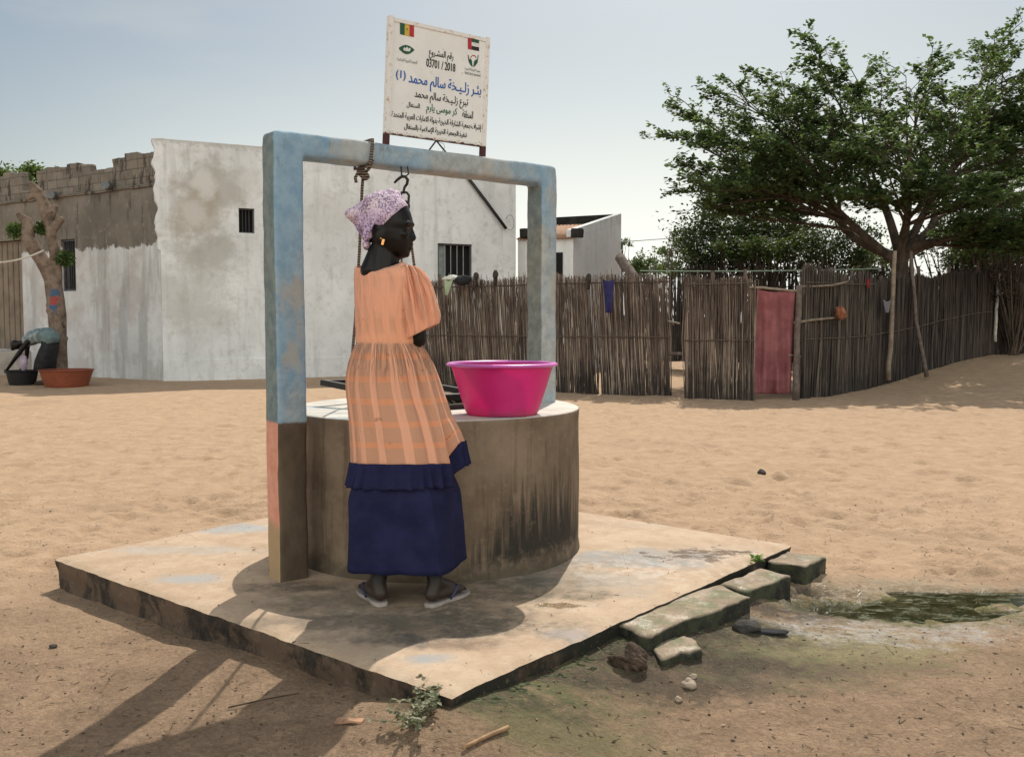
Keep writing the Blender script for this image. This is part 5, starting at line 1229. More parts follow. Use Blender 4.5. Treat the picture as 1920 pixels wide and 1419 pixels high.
stick('branch', [P(1489, 605, 15.95), P(1520, 600, 16.2), P(1560, 596, 16.7), P(1588, 592, 17.0)], .028, .018, M_PALE, 'pale crooked branch tied across the gap right of the cloth', 'branch')
stick('branch', [P(1478, 665, 15.9), P(1500, 668, 16.05)], .02, .02, M_PALE, 'short pale rod low in the gap beside the cloth', 'branch')
stick('branch', [P(1252, 602, 16.6), P(1274, 606, 16.2)], .018, .018, M_PALE, 'short pale rod bridging the gap between two reed panels', 'branch')
stick('branch', [P(1255, 663, 16.6), P(1280, 663, 16.25)], .03, .03, M_LOG, 'thick grey rod low between two reed panels', 'branch')
stick('post', [P(1492, 752, 15.85), P(1494, 640, 15.9), P(1499, 535, 16.0)], .06, .05, M_LOG, 'dark crooked gate post right of the pink door cloth', 'post')
stick('branch', [P(1405, 538, 15.7), P(1440, 540, 15.8), P(1496, 546, 16.0)], .022, .02, M_PALE, 'pale lintel pole carrying the pink door cloth', 'branch')
stick('branch', [P(1500, 537, 16.1), P(1560, 535, 16.6), P(1590, 527, 17)], .022, .018, M_PALE, 'pale thin pole along the top of the grey reed panel', 'branch')
stick('log', [P(1212, 548, 19), P(1186, 515, 19.5), P(1162, 482, 20)], .09, .11, M_LOG, 'thick grey log leaning behind the fence beside the shed', 'log')
for i, (u, v, Y_) in enumerate([(1372, 500, 24), (1253, 492, 24), (1390, 462, 24)]): pass
# rags and odds and ends on the fences
def rag(name, u0, u1, v0, v1, Y0, Y1, mat, label, amp=.05, seed=0, nx=14, nz=22, taper=.0, cat='cloth', skew=0):
    m = MB(); rows = []
    for j in range(nz + 1):
        t = j / nz; row = []
        for i in range(nx + 1):
            s_ = i / nx; uu = lerp(u0, u1, s_); uu = lerp(uu, (u0 + u1) / 2, taper * t) + skew * t; v = lerp(v0, v1, t) + (5 * math.sin(PI * s_) * (1 - t))
            w = amp * (float(fbm(s_ * 3 + seed, t * 1.6, 3, 190 + seed)) + .35 * math.sin(s_ * 9 + t * 2.5) + .22 * math.sin(s_ * 21 - t * 3)) * (.35 + .65 * t); row.append(P(uu, v, lerp(Y0, Y1, s_) + w))
        rows.append(row)
    m.loft(rows, closed=False); return tag(m.build(name, mat, smooth=True, solid=.004, org=P((u0 + u1) / 2, v0, Y0)), label, cat)
def cloth(name, a, b, tr=.35):
    k = NM(name); n_ = k.noise(4, 5, .65, vec=k.pos()); c = k.mix(k.ss(n_, .35, .65), a, b); k.fin(c, .9, k.bump(k.noise(12, 4, .6, vec=k.pos()), .4, .02), spec=.1); return k.translucent(c, tr)
rag('door_cloth', 1419, 1491, 542, 738, 15.72, 15.98, cloth('dusty pink cloth', (.35, .135, .145), (.46, .20, .21), .5), 'dusty pink cloth hung as a door in the reed fence', .17, 1, nx=30, nz=40, skew=-9)
stick('branch', [P(1424, 628, 15.86), P(1450, 646, 15.95), P(1482, 668, 16.05)], .016, .014, M_LOG, 'thin dark stick slanting behind the pink door cloth', 'branch')
rag('blue_rag', 1130, 1152, 522, 586, 17.0, 16.9, cloth('indigo cloth', (.03, .03, .10), (.05, .05, .15), .2), 'indigo rag draped over the top of the reed fence', .03, 2, taper=.5, nx=8)
rag('green_rag', 832, 850, 522, 553, 19.0, 18.9, cloth('pale green cloth', (.40, .52, .33), (.55, .62, .48), .3), 'pale green rag hanging from the reed fence above the basin', .04, 3, taper=.75, skew=-4, nx=6, nz=10)
def lump(name, c, r, mat, label, cat, seed=0, amp=.35, sq=(1, 1, 1), group=None, sub=3, org=None):
    bm = bmesh.new(); bmesh.ops.create_icosphere(bm, subdivisions=sub, radius=1)
    for v in bm.verts:
        f = 1 + amp * float(fbm(v.co.x * 1.3 + seed * 3.1 + v.co.z, v.co.y * 1.3 - seed + v.co.z * .7, 5, 210 + seed)) * 1.3; v.co = Vector((v.co.x * sq[0], v.co.y * sq[1], v.co.z * sq[2])) * r * f
    me = bpy.data.meshes.new(name); bm.to_mesh(me); bm.free(); me.materials.append(mat); me.polygons.foreach_set('use_smooth', [True] * len(me.polygons))
    o = bpy.data.objects.new(name, me); COL.objects.link(o); o.location = c; return tag(o, label, cat, group)
M_WRAG = plain('white cloth', (.62, .62, .58), .9, .1, 10); M_BRAG = plain('black cloth', (.02, .02, .022), .9, .3, 10)
lump('white_rag', P(845, 521, 19.05), .11, M_WRAG, 'crumpled white rag tucked on top of the reed fence', 'cloth', 1, .55, sq=(1.3, .6, .5))
lump('black_rag', P(868, 525, 18.95), .15, M_BRAG, 'black cloth bundled on the reed fence below the barred window', 'cloth', 2, sq=(1.2, .6, .7))
def stake(u, v, Y_, r_, sq, label):
    m = MB(); c_ = P(u, v, Y_); m.ellipsoid(c_, r_ * sq[0], r_ * sq[1], r_ * sq[2], 12, 8); m.tube([c_ - UZ * .2 + Vector((0, .1, 0)), c_ - UZ * .1 + Vector((.005, .05, 0)), c_], [.028, .028, .03], 7)
    m.v = [(x + .014 * float(fbm(x * 15, z * 15, 2, 601)), y, z + .012 * float(fbm(x * 17 + 3, z * 13, 2, 602))) for x, y, z in m.v]
    return tag(m.build('fence_stake', M_BLK2, smooth=True, org=c_), label, 'stake', 'dark knobbed stakes along the reed fence')
M_BLK2 = plain('dark wood end', (.045, .036, .032), .9, .3, 14)
stake(893, 517, 18.75, .075, (.8, .8, 1), 'dark knobbed stake end right below the corner of the big barred window')
stake(929, 515, 18.45, .07, (.8, .8, 1.25), 'dark knobbed stake end just left of the blue right post')
stake(1104, 521, 17.25, .065, (.8, .8, 1.4), 'dark knobbed stake end in front of the shed wall')
lump('straw_bundle', P(1575, 586, 16.7), .12, plain('rusty straw', (.26, .10, .055), .9, .4, 14), 'rust red ball of straw hooked on the pale branch', 'bundle', 6, sq=(.9, .8, 1.15))
rag('red_strip', 1624, 1630, 520, 540, 17.9, 17.9, cloth('red cloth', (.28, .02, .03), (.36, .04, .05), .2), 'thin red strip of cloth on the grey reed panel', .01, 5, nx=4, nz=8)
rag('grey_rag', 1655, 1672, 560, 586, 18.2, 18.3, cloth('grey cloth', (.16, .15, .17), (.22, .20, .23), .2), 'small grey rag caught on the tan pole', .02, 6, taper=.7, nx=6, nz=8)
def line(name, pts, r, mat, label, cat, sag=0):
    m = MB(); a, b = Vector(pts[0]), Vector(pts[1]); path = [a.lerp(b, i / 16) - UZ * sag * 4 * (i / 16) * (1 - i / 16) for i in range(17)]; m.tube(path, r, 5); return tag(m.build(name, mat, org=a), label, cat)
M_WIRE = plain('grey wire', (.35, .36, .36), .6, .1, 20, bump=0)
line('power_line', [P(1163, 453, 28.4), P(1420, 428, 36)], .014, M_WIRE, 'thin overhead wire running from the shed to the trees', 'wire', .05)
line('fence_wire', [P(1200, 507, 21), P(1650, 503, 21)], .012, plain('green wire', (.32, .42, .34), .6, .1, 20, bump=0), 'pale green wire strung above the reed fence tops', 'wire', .03)
line('string', [P(-12, 492, 18.9), P(82, 469, 19.3)], .018, plain('pale string', (.55, .52, .46), .8, .1, 20), 'pale string tied from the pruned tree to the left', 'string', .06)

# ================================================================== TREES
def bark(name, a, b): 
    k = NM(name); n_ = k.noise(6, 5, .7, stretch=(1, 1, .35)); c = k.mix(k.ss(n_, .35, .66), a, b); return k.fin(c, .9, k.bump(k.noise(14, 5, .75, stretch=(1, 1, .4)), .7, .03), spec=.15)
def leafmat(name, a, b, c3, tr=.35):
    k = NM(name); c = k.ramp(k.isl(), (0, a), (.6, b), (1, c3)); k.fin(c, .55, spec=.35); return k.translucent(k.mix(.35, c, (.16, .22, .03)), tr)
M_BARK = bark('dark bark', (.05, .038, .03), (.12, .09, .07))
def leaf(m, p, d, n, L_, w):
    s_ = d.cross(n)
    if s_.length < 1e-5: s_ = Vector((1, 0, 0))
    s_.normalize(); b = len(m.v)
    m.v.extend([tuple(p), tuple(p + d * L_ * .5 + s_ * w), tuple(p + d * L_), tuple(p + d * L_ * .5 - s_ * w)]); m.f.append((b, b + 1, b + 2, b + 3)); m.mi.append(0); m.uv.extend([(0, 0)] * 4)
RT = random.Random(21)
def rvec(s=1.0): return Vector((RT.gauss(0, s), RT.gauss(0, s), RT.gauss(0, s)))
def curve(p0, p1, lift, n=10, wob=.04):
    out = []; L_ = (p1 - p0).length; o1 = rvec(wob * L_)
    for i in range(n + 1):
        t = i / n; out.append(p0.lerp(p1, t) + UZ * lift * L_ * math.sin(PI * t) + o1 * math.sin(PI * t))
    return out
def spray(wood, lm, p0, p1, r0, n_sec, sec_len, leaf_n, leaf_L, lift=.05, flat=.35, start=.35):
    """a limb with side branches and twigs carrying leaves in fairly flat layers"""
    main = curve(p0, p1, lift); wood.tube(main, list(np.linspace(r0, r0 * .16, len(main))), 7, caps=False)
    for i in range(n_sec):
        t = start + (1 - start) * (i + RT.random()) / n_sec; k_ = t * (len(main) - 1); a = int(min(k_, len(main) - 2)); base = main[a].lerp(main[a + 1], k_ - a); dirv = (main[a + 1] - main[a]).normalized()
        ang = RT.choice((-1, 1)) * RT.uniform(.35, 1.15); side = dirv.cross(UZ)
        if side.length < .1: side = Vector((1, 0, 0))
        side.normalize(); d = (dirv * math.cos(ang) + side * math.sin(ang)); d.z = d.z * .6 + RT.uniform(-.05, .30); d.normalize()
        L_ = sec_len * RT.uniform(.55, 1.2) * (1 - .45 * t); sec = curve(base, base + d * L_, .04, 6, .05); wood.tube(sec, list(np.linspace(max(.012, r0 * .26 * (1 - t * .6)), .006, 7)), 4, caps=False)
        ntw = max(4, int(L_ / .20))
        for j in range(ntw):
            tt = .15 + .85 * (j + RT.random()) / ntw; q = tt * 6; b_ = int(min(q, 5)); pb2 = sec[b_].lerp(sec[b_ + 1], q - b_); a2 = RT.choice((-1, 1)) * RT.uniform(.3, 1.2); s2 = d.cross(UZ).normalized()
            td = (d * math.cos(a2) + s2 * math.sin(a2) + UZ * RT.uniform(-.12, .34)).normalized(); tl_ = RT.uniform(.25, .6) * (1 - .3 * tt); te = pb2 + td * tl_; wood.tube([pb2, te], [.006, .003], 3, caps=False)
            for _ in range(leaf_n):
                f = RT.uniform(.1, 1.1); p = pb2.lerp(te, f) + rvec(.035); n_ = (UZ + rvec(flat)).normalized(); ld = (td + rvec(.6)); ld = (ld - n_ * ld.dot(n_)).normalized(); leaf(lm, p, ld, n_, leaf_L * RT.uniform(.6, 1.25), leaf_L * RT.uniform(.26, .42))
TX, TY = 8.95, 21.5; tz = gz(TX, TY)
tree = thing('spreading_tree', (TX, TY, tz), 'large spreading green tree with layered flat foliage behind the brushwood fence', 'tree', None)
wood, lm = MB(), MB()
fork = P(1688, 482, TY); base = Vector((TX - .05, TY, tz - .15))
wood.tube([base, base + Vector((0, 0, .5)), base.lerp(fork, .6) + Vector((.03, 0, 0)), fork, fork + Vector((0, 0, .25))], [.27, .20, .17, .17, .10], 12)
tips = [(1296, 345, 19.6), (1283, 300, 22.2), (1268, 232, 20.6), (1285, 180, 22.6), (1362, 136, 20.2), (1400, 205, 22), (1445, 112, 21), (1528, 72, 21.6), (1545, 140, 19.6), (1604, 104, 23), (1640, 165, 19.8), (1700, 96, 22), (1752, 78, 21.2),
        (1800, 150, 19.2), (1868, 50, 21.8), (1905, 100, 20), (1965, 120, 22), (2020, 190, 20.6), (2060, 260, 22.6), (2080, 340, 21), (1985, 385, 19.8), (1895, 360, 18.7), (1745, 345, 18.6), (1600, 355, 18.6), (1490, 255, 18.8),
        (1650, 255, 18.4), (1820, 250, 18.4), (1420, 300, 24.8), (1600, 205, 25.4), (1800, 200, 25), (1950, 280, 24.6), (1360, 250, 19.2), (1340, 385, 21.5), (1880, 180, 21.5), (1950, 430, 21.5), (1850, 420, 19.8), (1315, 380, 20.6), (1345, 350, 24), (1890, 445, 20.6), (1990, 440, 20), (1560, 310, 23.5), (1720, 200, 23.5), (1480, 190, 23.4), (1860, 300, 23.5), (1850, 465, 21), (1930, 470, 21.5), (1880, 40, 22.4), (2010, 470, 21)]
# a few crooked boughs leave the fork; every limb grows from one of them
vecs = [P(u, v, Y_) - fork for (u, v, Y_) in tips]; dirs = [v.normalized() for v in vecs]
cents = [dirs[i].copy() for i in (2, 5, 9, 12, 17, 20, 26, 29, 33)]
for _ in range(8):
    grp = [max(range(len(cents)), key=lambda c_: d.dot(cents[c_])) for d in dirs]
    for c_ in range(len(cents)):
        mem = [dirs[i] for i in range(len(dirs)) if grp[i] == c_]
        if mem: cents[c_] = sum(mem, Vector()).normalized()
boughs = []
for c_ in range(len(cents)):
    mem = [vecs[i] for i in range(len(vecs)) if grp[i] == c_]
    if not mem: boughs.append(None); continue
    Lm = sum(v.length for v in mem) / len(mem); st0 = fork + UZ * RT.uniform(-.25, .2) + Vector((cents[c_].x, cents[c_].y, 0)) * .03; en = fork + cents[c_] * (Lm * RT.uniform(.30, .44)) + UZ * .15
    bw = curve(st0, en, RT.uniform(-.10, .04), 9, .07); wood.tube(bw, list(np.linspace(.115, .058, 10)), 8, caps=False); boughs.append(bw)
for i, (u, v, Y_) in enumerate(tips):
    tip = fork + Vector((vecs[i].x * .95, vecs[i].y * .95, vecs[i].z * .88)); bw = boughs[grp[i]]; L_ = vecs[i].length; hub = bw[RT.choice((5, 6, 7, 8, 9, 9))]
    spray(wood, lm, hub, tip, (.022 + .0052 * L_), max(10, int(L_ * 3.8)), L_ * .32, RT.choice((17, 22, 27)), RT.uniform(.095, .13), lift=-.05 if tip.z - fork.z > 1.6 else .03, start=.16)
wood.build('trunk', M_BARK, tree, smooth=True)
lm.build('crown', leafmat('tree leaf', (.062, .105, .046), (.09, .15, .058), (.14, .205, .082), .52), tree)

def bush(name, c, rad, nleaf, L_, mat, label, ground_z=None, clumps=30, trunk=.08, cat='tree', group=None, hang=0.0, hollow=.3):
    c = Vector(c); gzv = gz(c.x, c.y) if ground_z is None else ground_z; t = thing(name, (c.x, c.y, gzv), label, cat, group); m = MB(); wd = MB(); cs = []
    for _ in range(clumps):
        while True:
            v = Vector((RT.uniform(-1, 1), RT.uniform(-1, 1), RT.uniform(-1, 1)))
            if hollow < v.length < 1: break
        p = c + Vector((v.x * rad[0], v.y * rad[1], v.z * rad[2])); cs.append(p)
        wd.tube(curve(Vector((c.x + RT.uniform(-.1, .1), c.y, gzv - .05)), p, .02, 5, .03), list(np.linspace(trunk * .6, .008, 6)), 4, caps=False)
    wd.tube([Vector((c.x, c.y, gzv - .1)), c], [trunk, trunk * .5], 8)
    sr = (rad[0] * rad[1] * rad[2]) ** (1 / 3)
    for i in range(nleaf):
        p = RT.choice(cs); s_ = sr * RT.uniform(.12, .30); q = p + Vector((RT.gauss(0, s_), RT.gauss(0, s_), RT.gauss(0, s_ * (.55 + hang)))); n_ = (UZ + rvec(.7)).normalized(); d = rvec(1) - UZ * hang * 2; d = (d - n_ * d.dot(n_)); d = d.normalized() if d.length > 1e-4 else Vector((1, 0, 0)); leaf(m, q, d, n_, L_ * RT.uniform(.6, 1.3), L_ * RT.uniform(.2, .32))
    wd.build('trunk', M_BARK, t, smooth=True); m.build('crown', mat, t); return t
LM_D = leafmat('dark leaf', (.016, .032, .012), (.028, .052, .017), (.05, .08, .024), .25); LM_M = leafmat('mid leaf', (.035, .065, .02), (.055, .095, .025), (.09, .135, .04), .35); LM_P = leafmat('pale leaf', (.07, .115, .03), (.10, .16, .045), (.15, .21, .07), .45)
bush('dense_tree', P(1352, 455, 27), (1.25, 1.2, 1.15), 7500, .12, LM_D, 'dark weeping tree beyond the fence below the left side of the spreading tree', clumps=46, hang=.4)
bush('dense_tree', P(1445, 462, 27.5), (1.3, 1.2, .95), 6500, .12, LM_D, 'dark rounded tree next right of the weeping tree beyond the fence', clumps=40)
bush('dense_tree', P(1555, 462, 28.5), (1.5, 1.2, .85), 6500, .12, LM_D, 'dark broad tree left of the big trunk beyond the fence', clumps=40)
bush('low_branches', P(1425, 458, 25), (1.2, .8, .38), 3000, .11, LM_M, 'low-hanging branches in lighter green for their sunlight, in front of the dark trees beyond the fence', clumps=34, trunk=.05, cat='shrub')  # this and the next: tree branches as bushes, sunlight put into the leaf colour
bush('low_branches', P(1850, 462, 25), (1.0, .7, .33), 2200, .11, LM_M, 'low-hanging branches in lighter green for their sunlight, right of the big trunk beyond the fence', clumps=26, trunk=.05, cat='shrub')
bush('pale_tree', P(1640, 492, 31), (.85, .8, .65), 2600, .13, LM_P, 'pale green young tree just left of the big trunk', clumps=22, trunk=.05)
bush('dense_tree', P(1785, 470, 28), (1.5, 1.2, .9), 5200, .12, LM_D, 'dark tree right of the big trunk beyond the fence', clumps=36)
bush('dense_tree', P(1880, 440, 27), (1.5, 1.2, 1.5), 7000, .12, LM_D, 'tall dark tree at the right edge beyond the fence', clumps=40)
bush('bare_shrub', P(1905, 500, 22.6), (.75, .5, 1.2), 2600, .07, leafmat('brown leaf', (.05, .035, .025), (.085, .055, .04), (.12, .08, .055), .2), 'brown half bare shrub by the far right fence', clumps=40, trunk=.05, cat='shrub')
for (u, v, Y_, rx, rz, n_, mt, lab) in ((1180, 498, 38, 1.0, .5, 1500, LM_M, 'low green shrub beyond the fence just right of the shed'), (1228, 500, 44, 1.1, .45, 1300, LM_M, 'low green shrub midway between the shed and the weeping tree'), (1275, 482, 36, .75, .85, 2200, LM_P, 'thin pale green shrub left of the weeping tree')):
    bush('shrub', P(u, v, Y_), (rx, .8, rz), n_, .14, mt, lab, clumps=22, trunk=.04, cat='shrub', group='shrubs beyond the fence')
bush('shrub', P(1166, 462, 31), (.28, .3, .35), 260, .11, LM_M, 'small leafy shoot at the right corner of the shed', clumps=9, trunk=.03, cat='shrub', group='shrubs beyond the fence')
bush('yard_tree', P(18, 332, 31), (1.15, 1.0, .5), 2800, .16, LM_P, 'bright green tree top showing behind the broken parapet', clumps=26, trunk=.12)
# dry twiggy plant standing in front of the pale shrub
m = MB()
for i in range(10):
    b = P(1262 + RT.uniform(-14, 10), 505, 30); e = b + Vector((RT.uniform(-.25, .35), 0, RT.uniform(.5, 1.15))); m.tube(curve(b, e, .03, 5, .05), .012, 4); 
    for _ in range(3): m.tube([e, e + Vector((RT.uniform(-.14, .14), 0, RT.uniform(.02, .14)))], .01, 3)
tag(m.build('dry_weed', M_LOG, org=P(1262, 505, 30)), 'dry twiggy weed in front of the pale shrub', 'plant')

# pruned tree by the white house
pt = thing('pruned_tree', G(106, 717), 'pruned tree with two cut limbs and painted bands beside the orange basin', 'tree')
YT = G(106, 717).y; T = lambda u, v, dy=0: P(u, v, YT + dy)
k = NM('pruned bark'); n_ = k.noise(5, 5, .7, vec=k.pos()); c = k.mix(k.ss(n_, .35, .65), (.115, .085, .065), (.235, .175, .135)); c = k.mix(k.ss(k.noise(3.2, 4, .6, vec=k.pos()), .60, .68), c, (.055, .04, .032))
x, y, z = k.sep(k.pos()); zr0, zr1, zr2, zr3 = T(0, 571).z, T(0, 557).z, T(0, 547).z, T(0, 590).z
front = k.blob(T(108, 560).x, T(108, 560).z, .10, .30, .7, 5, .4, vec=k.comb(x, z, 0)); wob_ = k.m('ADD', z, k.mul(k.m('SUBTRACT', k.noise(8, 3, .6, vec=k.pos()), .5), .12))
rb_ = k.mul(k.ss(wob_, zr0 - .02, zr0 + .01), k.ss(wob_, zr1 + .01, zr1 - .02)); c = k.mix(k.mul(k.ss(wob_, zr1, zr1 + .02), k.mul(front, k.ss(wob_, zr2 + .08, zr2))), c, (.07, .11, .18)); c = k.mix(k.mul(rb_, front), c, (.30, .07, .065)); c = k.mix(k.mul(front, k.mul(k.ss(wob_, zr3 - .02, zr3), k.ss(wob_, zr0, zr0 - .02))), c, (.06, .11, .20))
M_PBARK = k.fin(c, .9, k.bump(k.noise(10, 5, .75, vec=k.pos()), .7, .03), spec=.15)
B = MB(); px2 = YT / FPX
def chain(pts):
    for (a, b) in zip(pts, pts[1:]): B.capsule(T(a[0], a[1]), T(b[0], b[1]), a[2] * px2, b[2] * px2, 12, 4)
chain([(111, 722, 21), (110, 700, 17), (109, 660, 16), (109, 630, 15), (107, 590, 16.5), (104, 560, 16), (100, 535, 15.5), (98, 520, 14)])
chain([(98, 525, 14), (88, 503, 13.5), (77, 485, 13), (62, 462, 13.5), (51, 445, 11.5), (47, 432, 9)]); chain([(47, 432, 8), (44, 415, 5.5), (33, 402, 3.5)]); chain([(56, 444, 8), (60, 427, 7), (54, 411, 4.5), (36, 401, 3.5)])
chain([(102, 545, 13), (106, 515, 10.5), (105, 490, 9.5), (102, 465, 10.5), (97, 440, 10), (90, 415, 10), (86, 400, 10.5), (84, 385, 10), (77, 370, 9.5), (68, 357, 9), (58, 345, 6.5), (50, 343, 3)])
chain([(93, 405, 11), (100, 395, 7), (103, 388, 6)]); chain([(72, 360, 9), (62, 366, 6), (54, 372, 4)]); chain([(104, 425, 8), (112, 416, 6), (114, 412, 7)]); chain([(96, 575, 14), (92, 572, 6)]); chain([(117, 640, 10), (123, 634, 5)])
mesh_obj('trunk', fuse(B, .026, 2), M_PBARK, pt)
for (u, v, ru, rv, n_) in ((28, 432, 13, 15, 420), (76, 428, 10, 12, 220), (122, 485, 16, 14, 420), (112, 480, 10, 10, 120)):
    m = MB()
    for _ in range(n_):
        a_t, r_t = RT.uniform(0, 2 * PI), math.sqrt(RT.random()); p = T(u + ru * .85 * r_t * math.cos(a_t), v + rv * .85 * r_t * math.sin(a_t), RT.uniform(-.12, .08)); n1_ = rvec(1).normalized(); d = rvec(1); d = (d - n1_ * d.dot(n1_)).normalized(); leaf(m, p, d, n1_, .11 * RT.uniform(.6, 1.2), .028)
    m.build('leaf_tuft', LM_P if u < 40 else LM_M, pt)

# ================================================================== WASHING CORNER
M_ORP = plain('orange plastic', (.23, .062, .03), .5, .12, 6, spec=.4); M_BKP = plain('black plastic', (.012, .012, .014), .45, .2, 10, spec=.4)
def ob_(u, v): g = G(u, v); g = G(u, v, gzz(g.x, g.y)); return Vector((g.x, g.y, gzz(g.x, g.y)))
oc = ob_(107, 727) + Vector((0, .42, 0)); basin(oc, .40, .535, .35, 'wide orange plastic basin on the sand below the pruned tree', 'basin', M_ORP, M_ORP, lip=.02, flare=.02, thick=.006)
kc = ob_(28, 722) + Vector((0, .3, 0)); basin(kc, .25, .335, .30, 'black plastic basin under the hands of the bending person', 'basin', M_BKP, M_BKP, lip=.016, flare=.02, thick=.006)
YB = kc.y + .10; Bp = lambda u, v, dy=0: P(u, v, YB + dy); s2_ = YB / FPX
bent = thing('person', (Bp(80, 705).x, YB, 0), 'person in a pale patterned top and dark skirt bending down over the black basin', 'person')
B = MB()
B.ellipsoid(Bp(29, 646), 8.5 * s2_, 7.5 * s2_, 9.5 * s2_, R=Matrix.Rotation(-.5, 3, 'Y')); B.ellipsoid(Bp(24, 653), 4 * s2_, 5 * s2_, 4 * s2_); B.capsule(Bp(35, 644), Bp(52, 640), 5 * s2_, 7 * s2_)
B.capsule(Bp(54, 638), Bp(72, 630), 10.5 * s2_, 11 * s2_); B.capsule(Bp(72, 630), Bp(90, 630), 11 * s2_, 13 * s2_)
for sg, hu, hv in ((-1, 15, 690), (1, 40, 690)):
    sh = Bp(52, 640, sg * .17); el = Bp(31 if sg < 0 else 50, 668, sg * .2); ha = Bp(hu, hv, sg * .12)
    B.capsule(sh, el, 5 * s2_, 4 * s2_); B.capsule(el, ha, 4 * s2_, 2.8 * s2_); d = (ha - el).normalized(); B.capsule(ha, ha + d * .07, .032, .03)
    for f in range(4): b0 = ha + d * .08 + Vector((0, (f - 1.5) * .018, 0)); B.capsule(b0, b0 + d * (.05 + .01 * (f in (1, 2))), .012, .011)
    B.capsule(ha + d * .03 + Vector((-.02, 0, 0)), ha + d * .07 + Vector((-.05, 0, .01)), .014, .011)
    hip = Bp(88, 636, sg * .1); kn = Bp(80, 672, sg * .12); an = Bp(83 + 3 * sg, 702, sg * .13); B.capsule(hip, kn, 9 * s2_, 6.5 * s2_); B.capsule(kn, an, 6 * s2_, 4 * s2_); fz = Vector((an.x, an.y, .04)); B.capsule(Vector((an.x + .04, an.y, .05)), Vector((an.x - .16, an.y, .035)), .05, .038)
mesh_obj('body', fuse(B, .014, 4), M_SKIN, bent)
k = NM('pale print top'); n_ = k.noise(9, 4, .7); c = k.mix(k.ss(n_, .42, .58), (.30, .33, .33), (.12, .17, .19)); M_TOP = k.fin(c, .9)
def shell(name, rings, mat, parent, n=28):
    rows = [];
    for (c_, ax, a, b) in rings:
        ax = Vector(ax).normalized(); s_ = Vector((0, 1, 0)); u_ = ax.cross(s_).normalized(); rows.append([c_ + s_ * (a * math.cos(2 * PI * q / n)) * (1 + .05 * math.sin(5 * 2 * PI * q / n)) + u_ * (b * math.sin(2 * PI * q / n)) for q in range(n)])
    m = MB(); m.loft(rows); return m.build(name, mat, parent, smooth=True, solid=.006)
shell('top', [(Bp(46, 640), (1, 0, .1), .10, .08), (Bp(50, 639), (1, 0, .2), .19, .115), (Bp(58, 634), (1, 0, .3), .21, .15), (Bp(70, 629), (1, 0, .1), .21, .155), (Bp(82, 629), (1, 0, -.1), .21, .165)], M_TOP, bent)
k = NM('teal print wrap'); c = k.mix(k.ss(k.noise(12, 4, .7), .4, .6), (.11, .16, .165), (.16, .22, .22)); M_WR = k.fin(c, .9)
shell('hip_wrap', [(Bp(82, 629), (1, 0, -.1), .215, .17), (Bp(90, 629), (1, 0, -.4), .23, .185), (Bp(97, 634), (.6, 0, -1), .235, .17), (Bp(97, 644), (.2, 0, -1), .235, .155)], M_WR, bent)
shell('skirt', [(Bp(96, 640), (.2, 0, -1), .23, .15), (Bp(92, 655), (0, 0, -1), .24, .18), (Bp(86, 675), (0, 0, -1), .25, .20), (Bp(84, 694), (0, 0, -1), .26, .21)], M_BRAG, bent)
lump('laundry', Bp(44, 678, -.15), .11, plain('lilac cloth', (.36, .29, .36), .9, .2, 10), 'wet lilac laundry hanging from the hands above the black basin', 'cloth', 12, sq=(.8, .6, 1.6))
bush('yellow_weed', ob_(131, 695) + Vector((0, .5, .25)), (.22, .15, .2), 160, .09, LM_P, 'small yellowish weed at the foot of the pruned tree', clumps=8, trunk=.02, cat='plant')
bush('wall_weed', ob_(146, 705) + Vector((.1, .9, .15)), (.35, .15, .18), 320, .08, LM_D, 'dark weeds along the house wall beside the orange basin', clumps=12, trunk=.015, cat='plant')

# ================================================================== BROKEN DRAIN BLOCKS, STONES, PLANTS, LITTER
k = NM('mossy cement'); p = k.pos(); nx, ny, nz = k.sep(k.nor()); n1 = k.noise(7, 5, .7, vec=p); n2 = k.noise(26, 4, .7, vec=p)
c = k.mix(k.ss(n1, .38, .64), (.24, .185, .13), (.36, .285, .205)); c = k.mix(k.mul(k.ss(k.noise(5, 5, .7, vec=p), .48, .6), .75), c, (.15, .165, .085)); c = k.mix(k.mul(k.ss(n2, .6, .72), .5), c, (.09, .075, .05))
c = k.mix(k.ss(nz, .6, .2), c, k.mix(k.ss(n1, .4, .6), (.018, .018, .014), (.05, .055, .03)))
M_MOSS = k.fin(c, k.m('SUBTRACT', .9, k.mul(k.ss(k.noise(9, 4, .7, vec=p), .5, .62), .5)), k.bump(k.m('ADD', n1, n2), .6, .015), spec=.4)
def slab_piece(name, poly, z, th, label, seed, tilt=0, jag=.012):
    pts = [Vector(G(u, v, z)) for u, v in poly]; edge = []
    for a, b in zip(pts, pts[1:] + pts[:1]):
        n_ = max(3, int((b - a).length / .025))
        for i in range(n_): edge.append(a.lerp(b, i / n_))
    cen = sum(edge, Vector()) / len(edge); out = []
    for i, q in enumerate(edge): d = (q - cen); d.z = 0; d.normalize(); out.append(q + d * jag * 1.6 * float(fbm(q.x * 18, q.y * 18, 3, seed)))
    rows = []
    for f, dz in ((.02, 0), (.35, .0), (.7, 0), (.93, 0), (.985, -.004), (1.0, -.014), (1.005, -th * .5), (.99, -th)):
        row = []
        for i, q in enumerate(out):
            w = cen.lerp(q, f); w.z = z + dz + .006 * float(fbm(w.x * 9, w.y * 9, 3, seed + 5)); 
            if f >= 1: w += (q - cen).normalized() * .012 * float(fbm(i * .25, dz * 40, 3, seed + 7))
            row.append(w)
        rows.append(row)
    m = MB(); m.loft(rows); m.add(rows[0], [tuple(range(len(out)))]); return tag(m.build(name, M_MOSS, smooth=True, fixn=True, org=cen), label, 'block', 'broken concrete blocks along the apron')
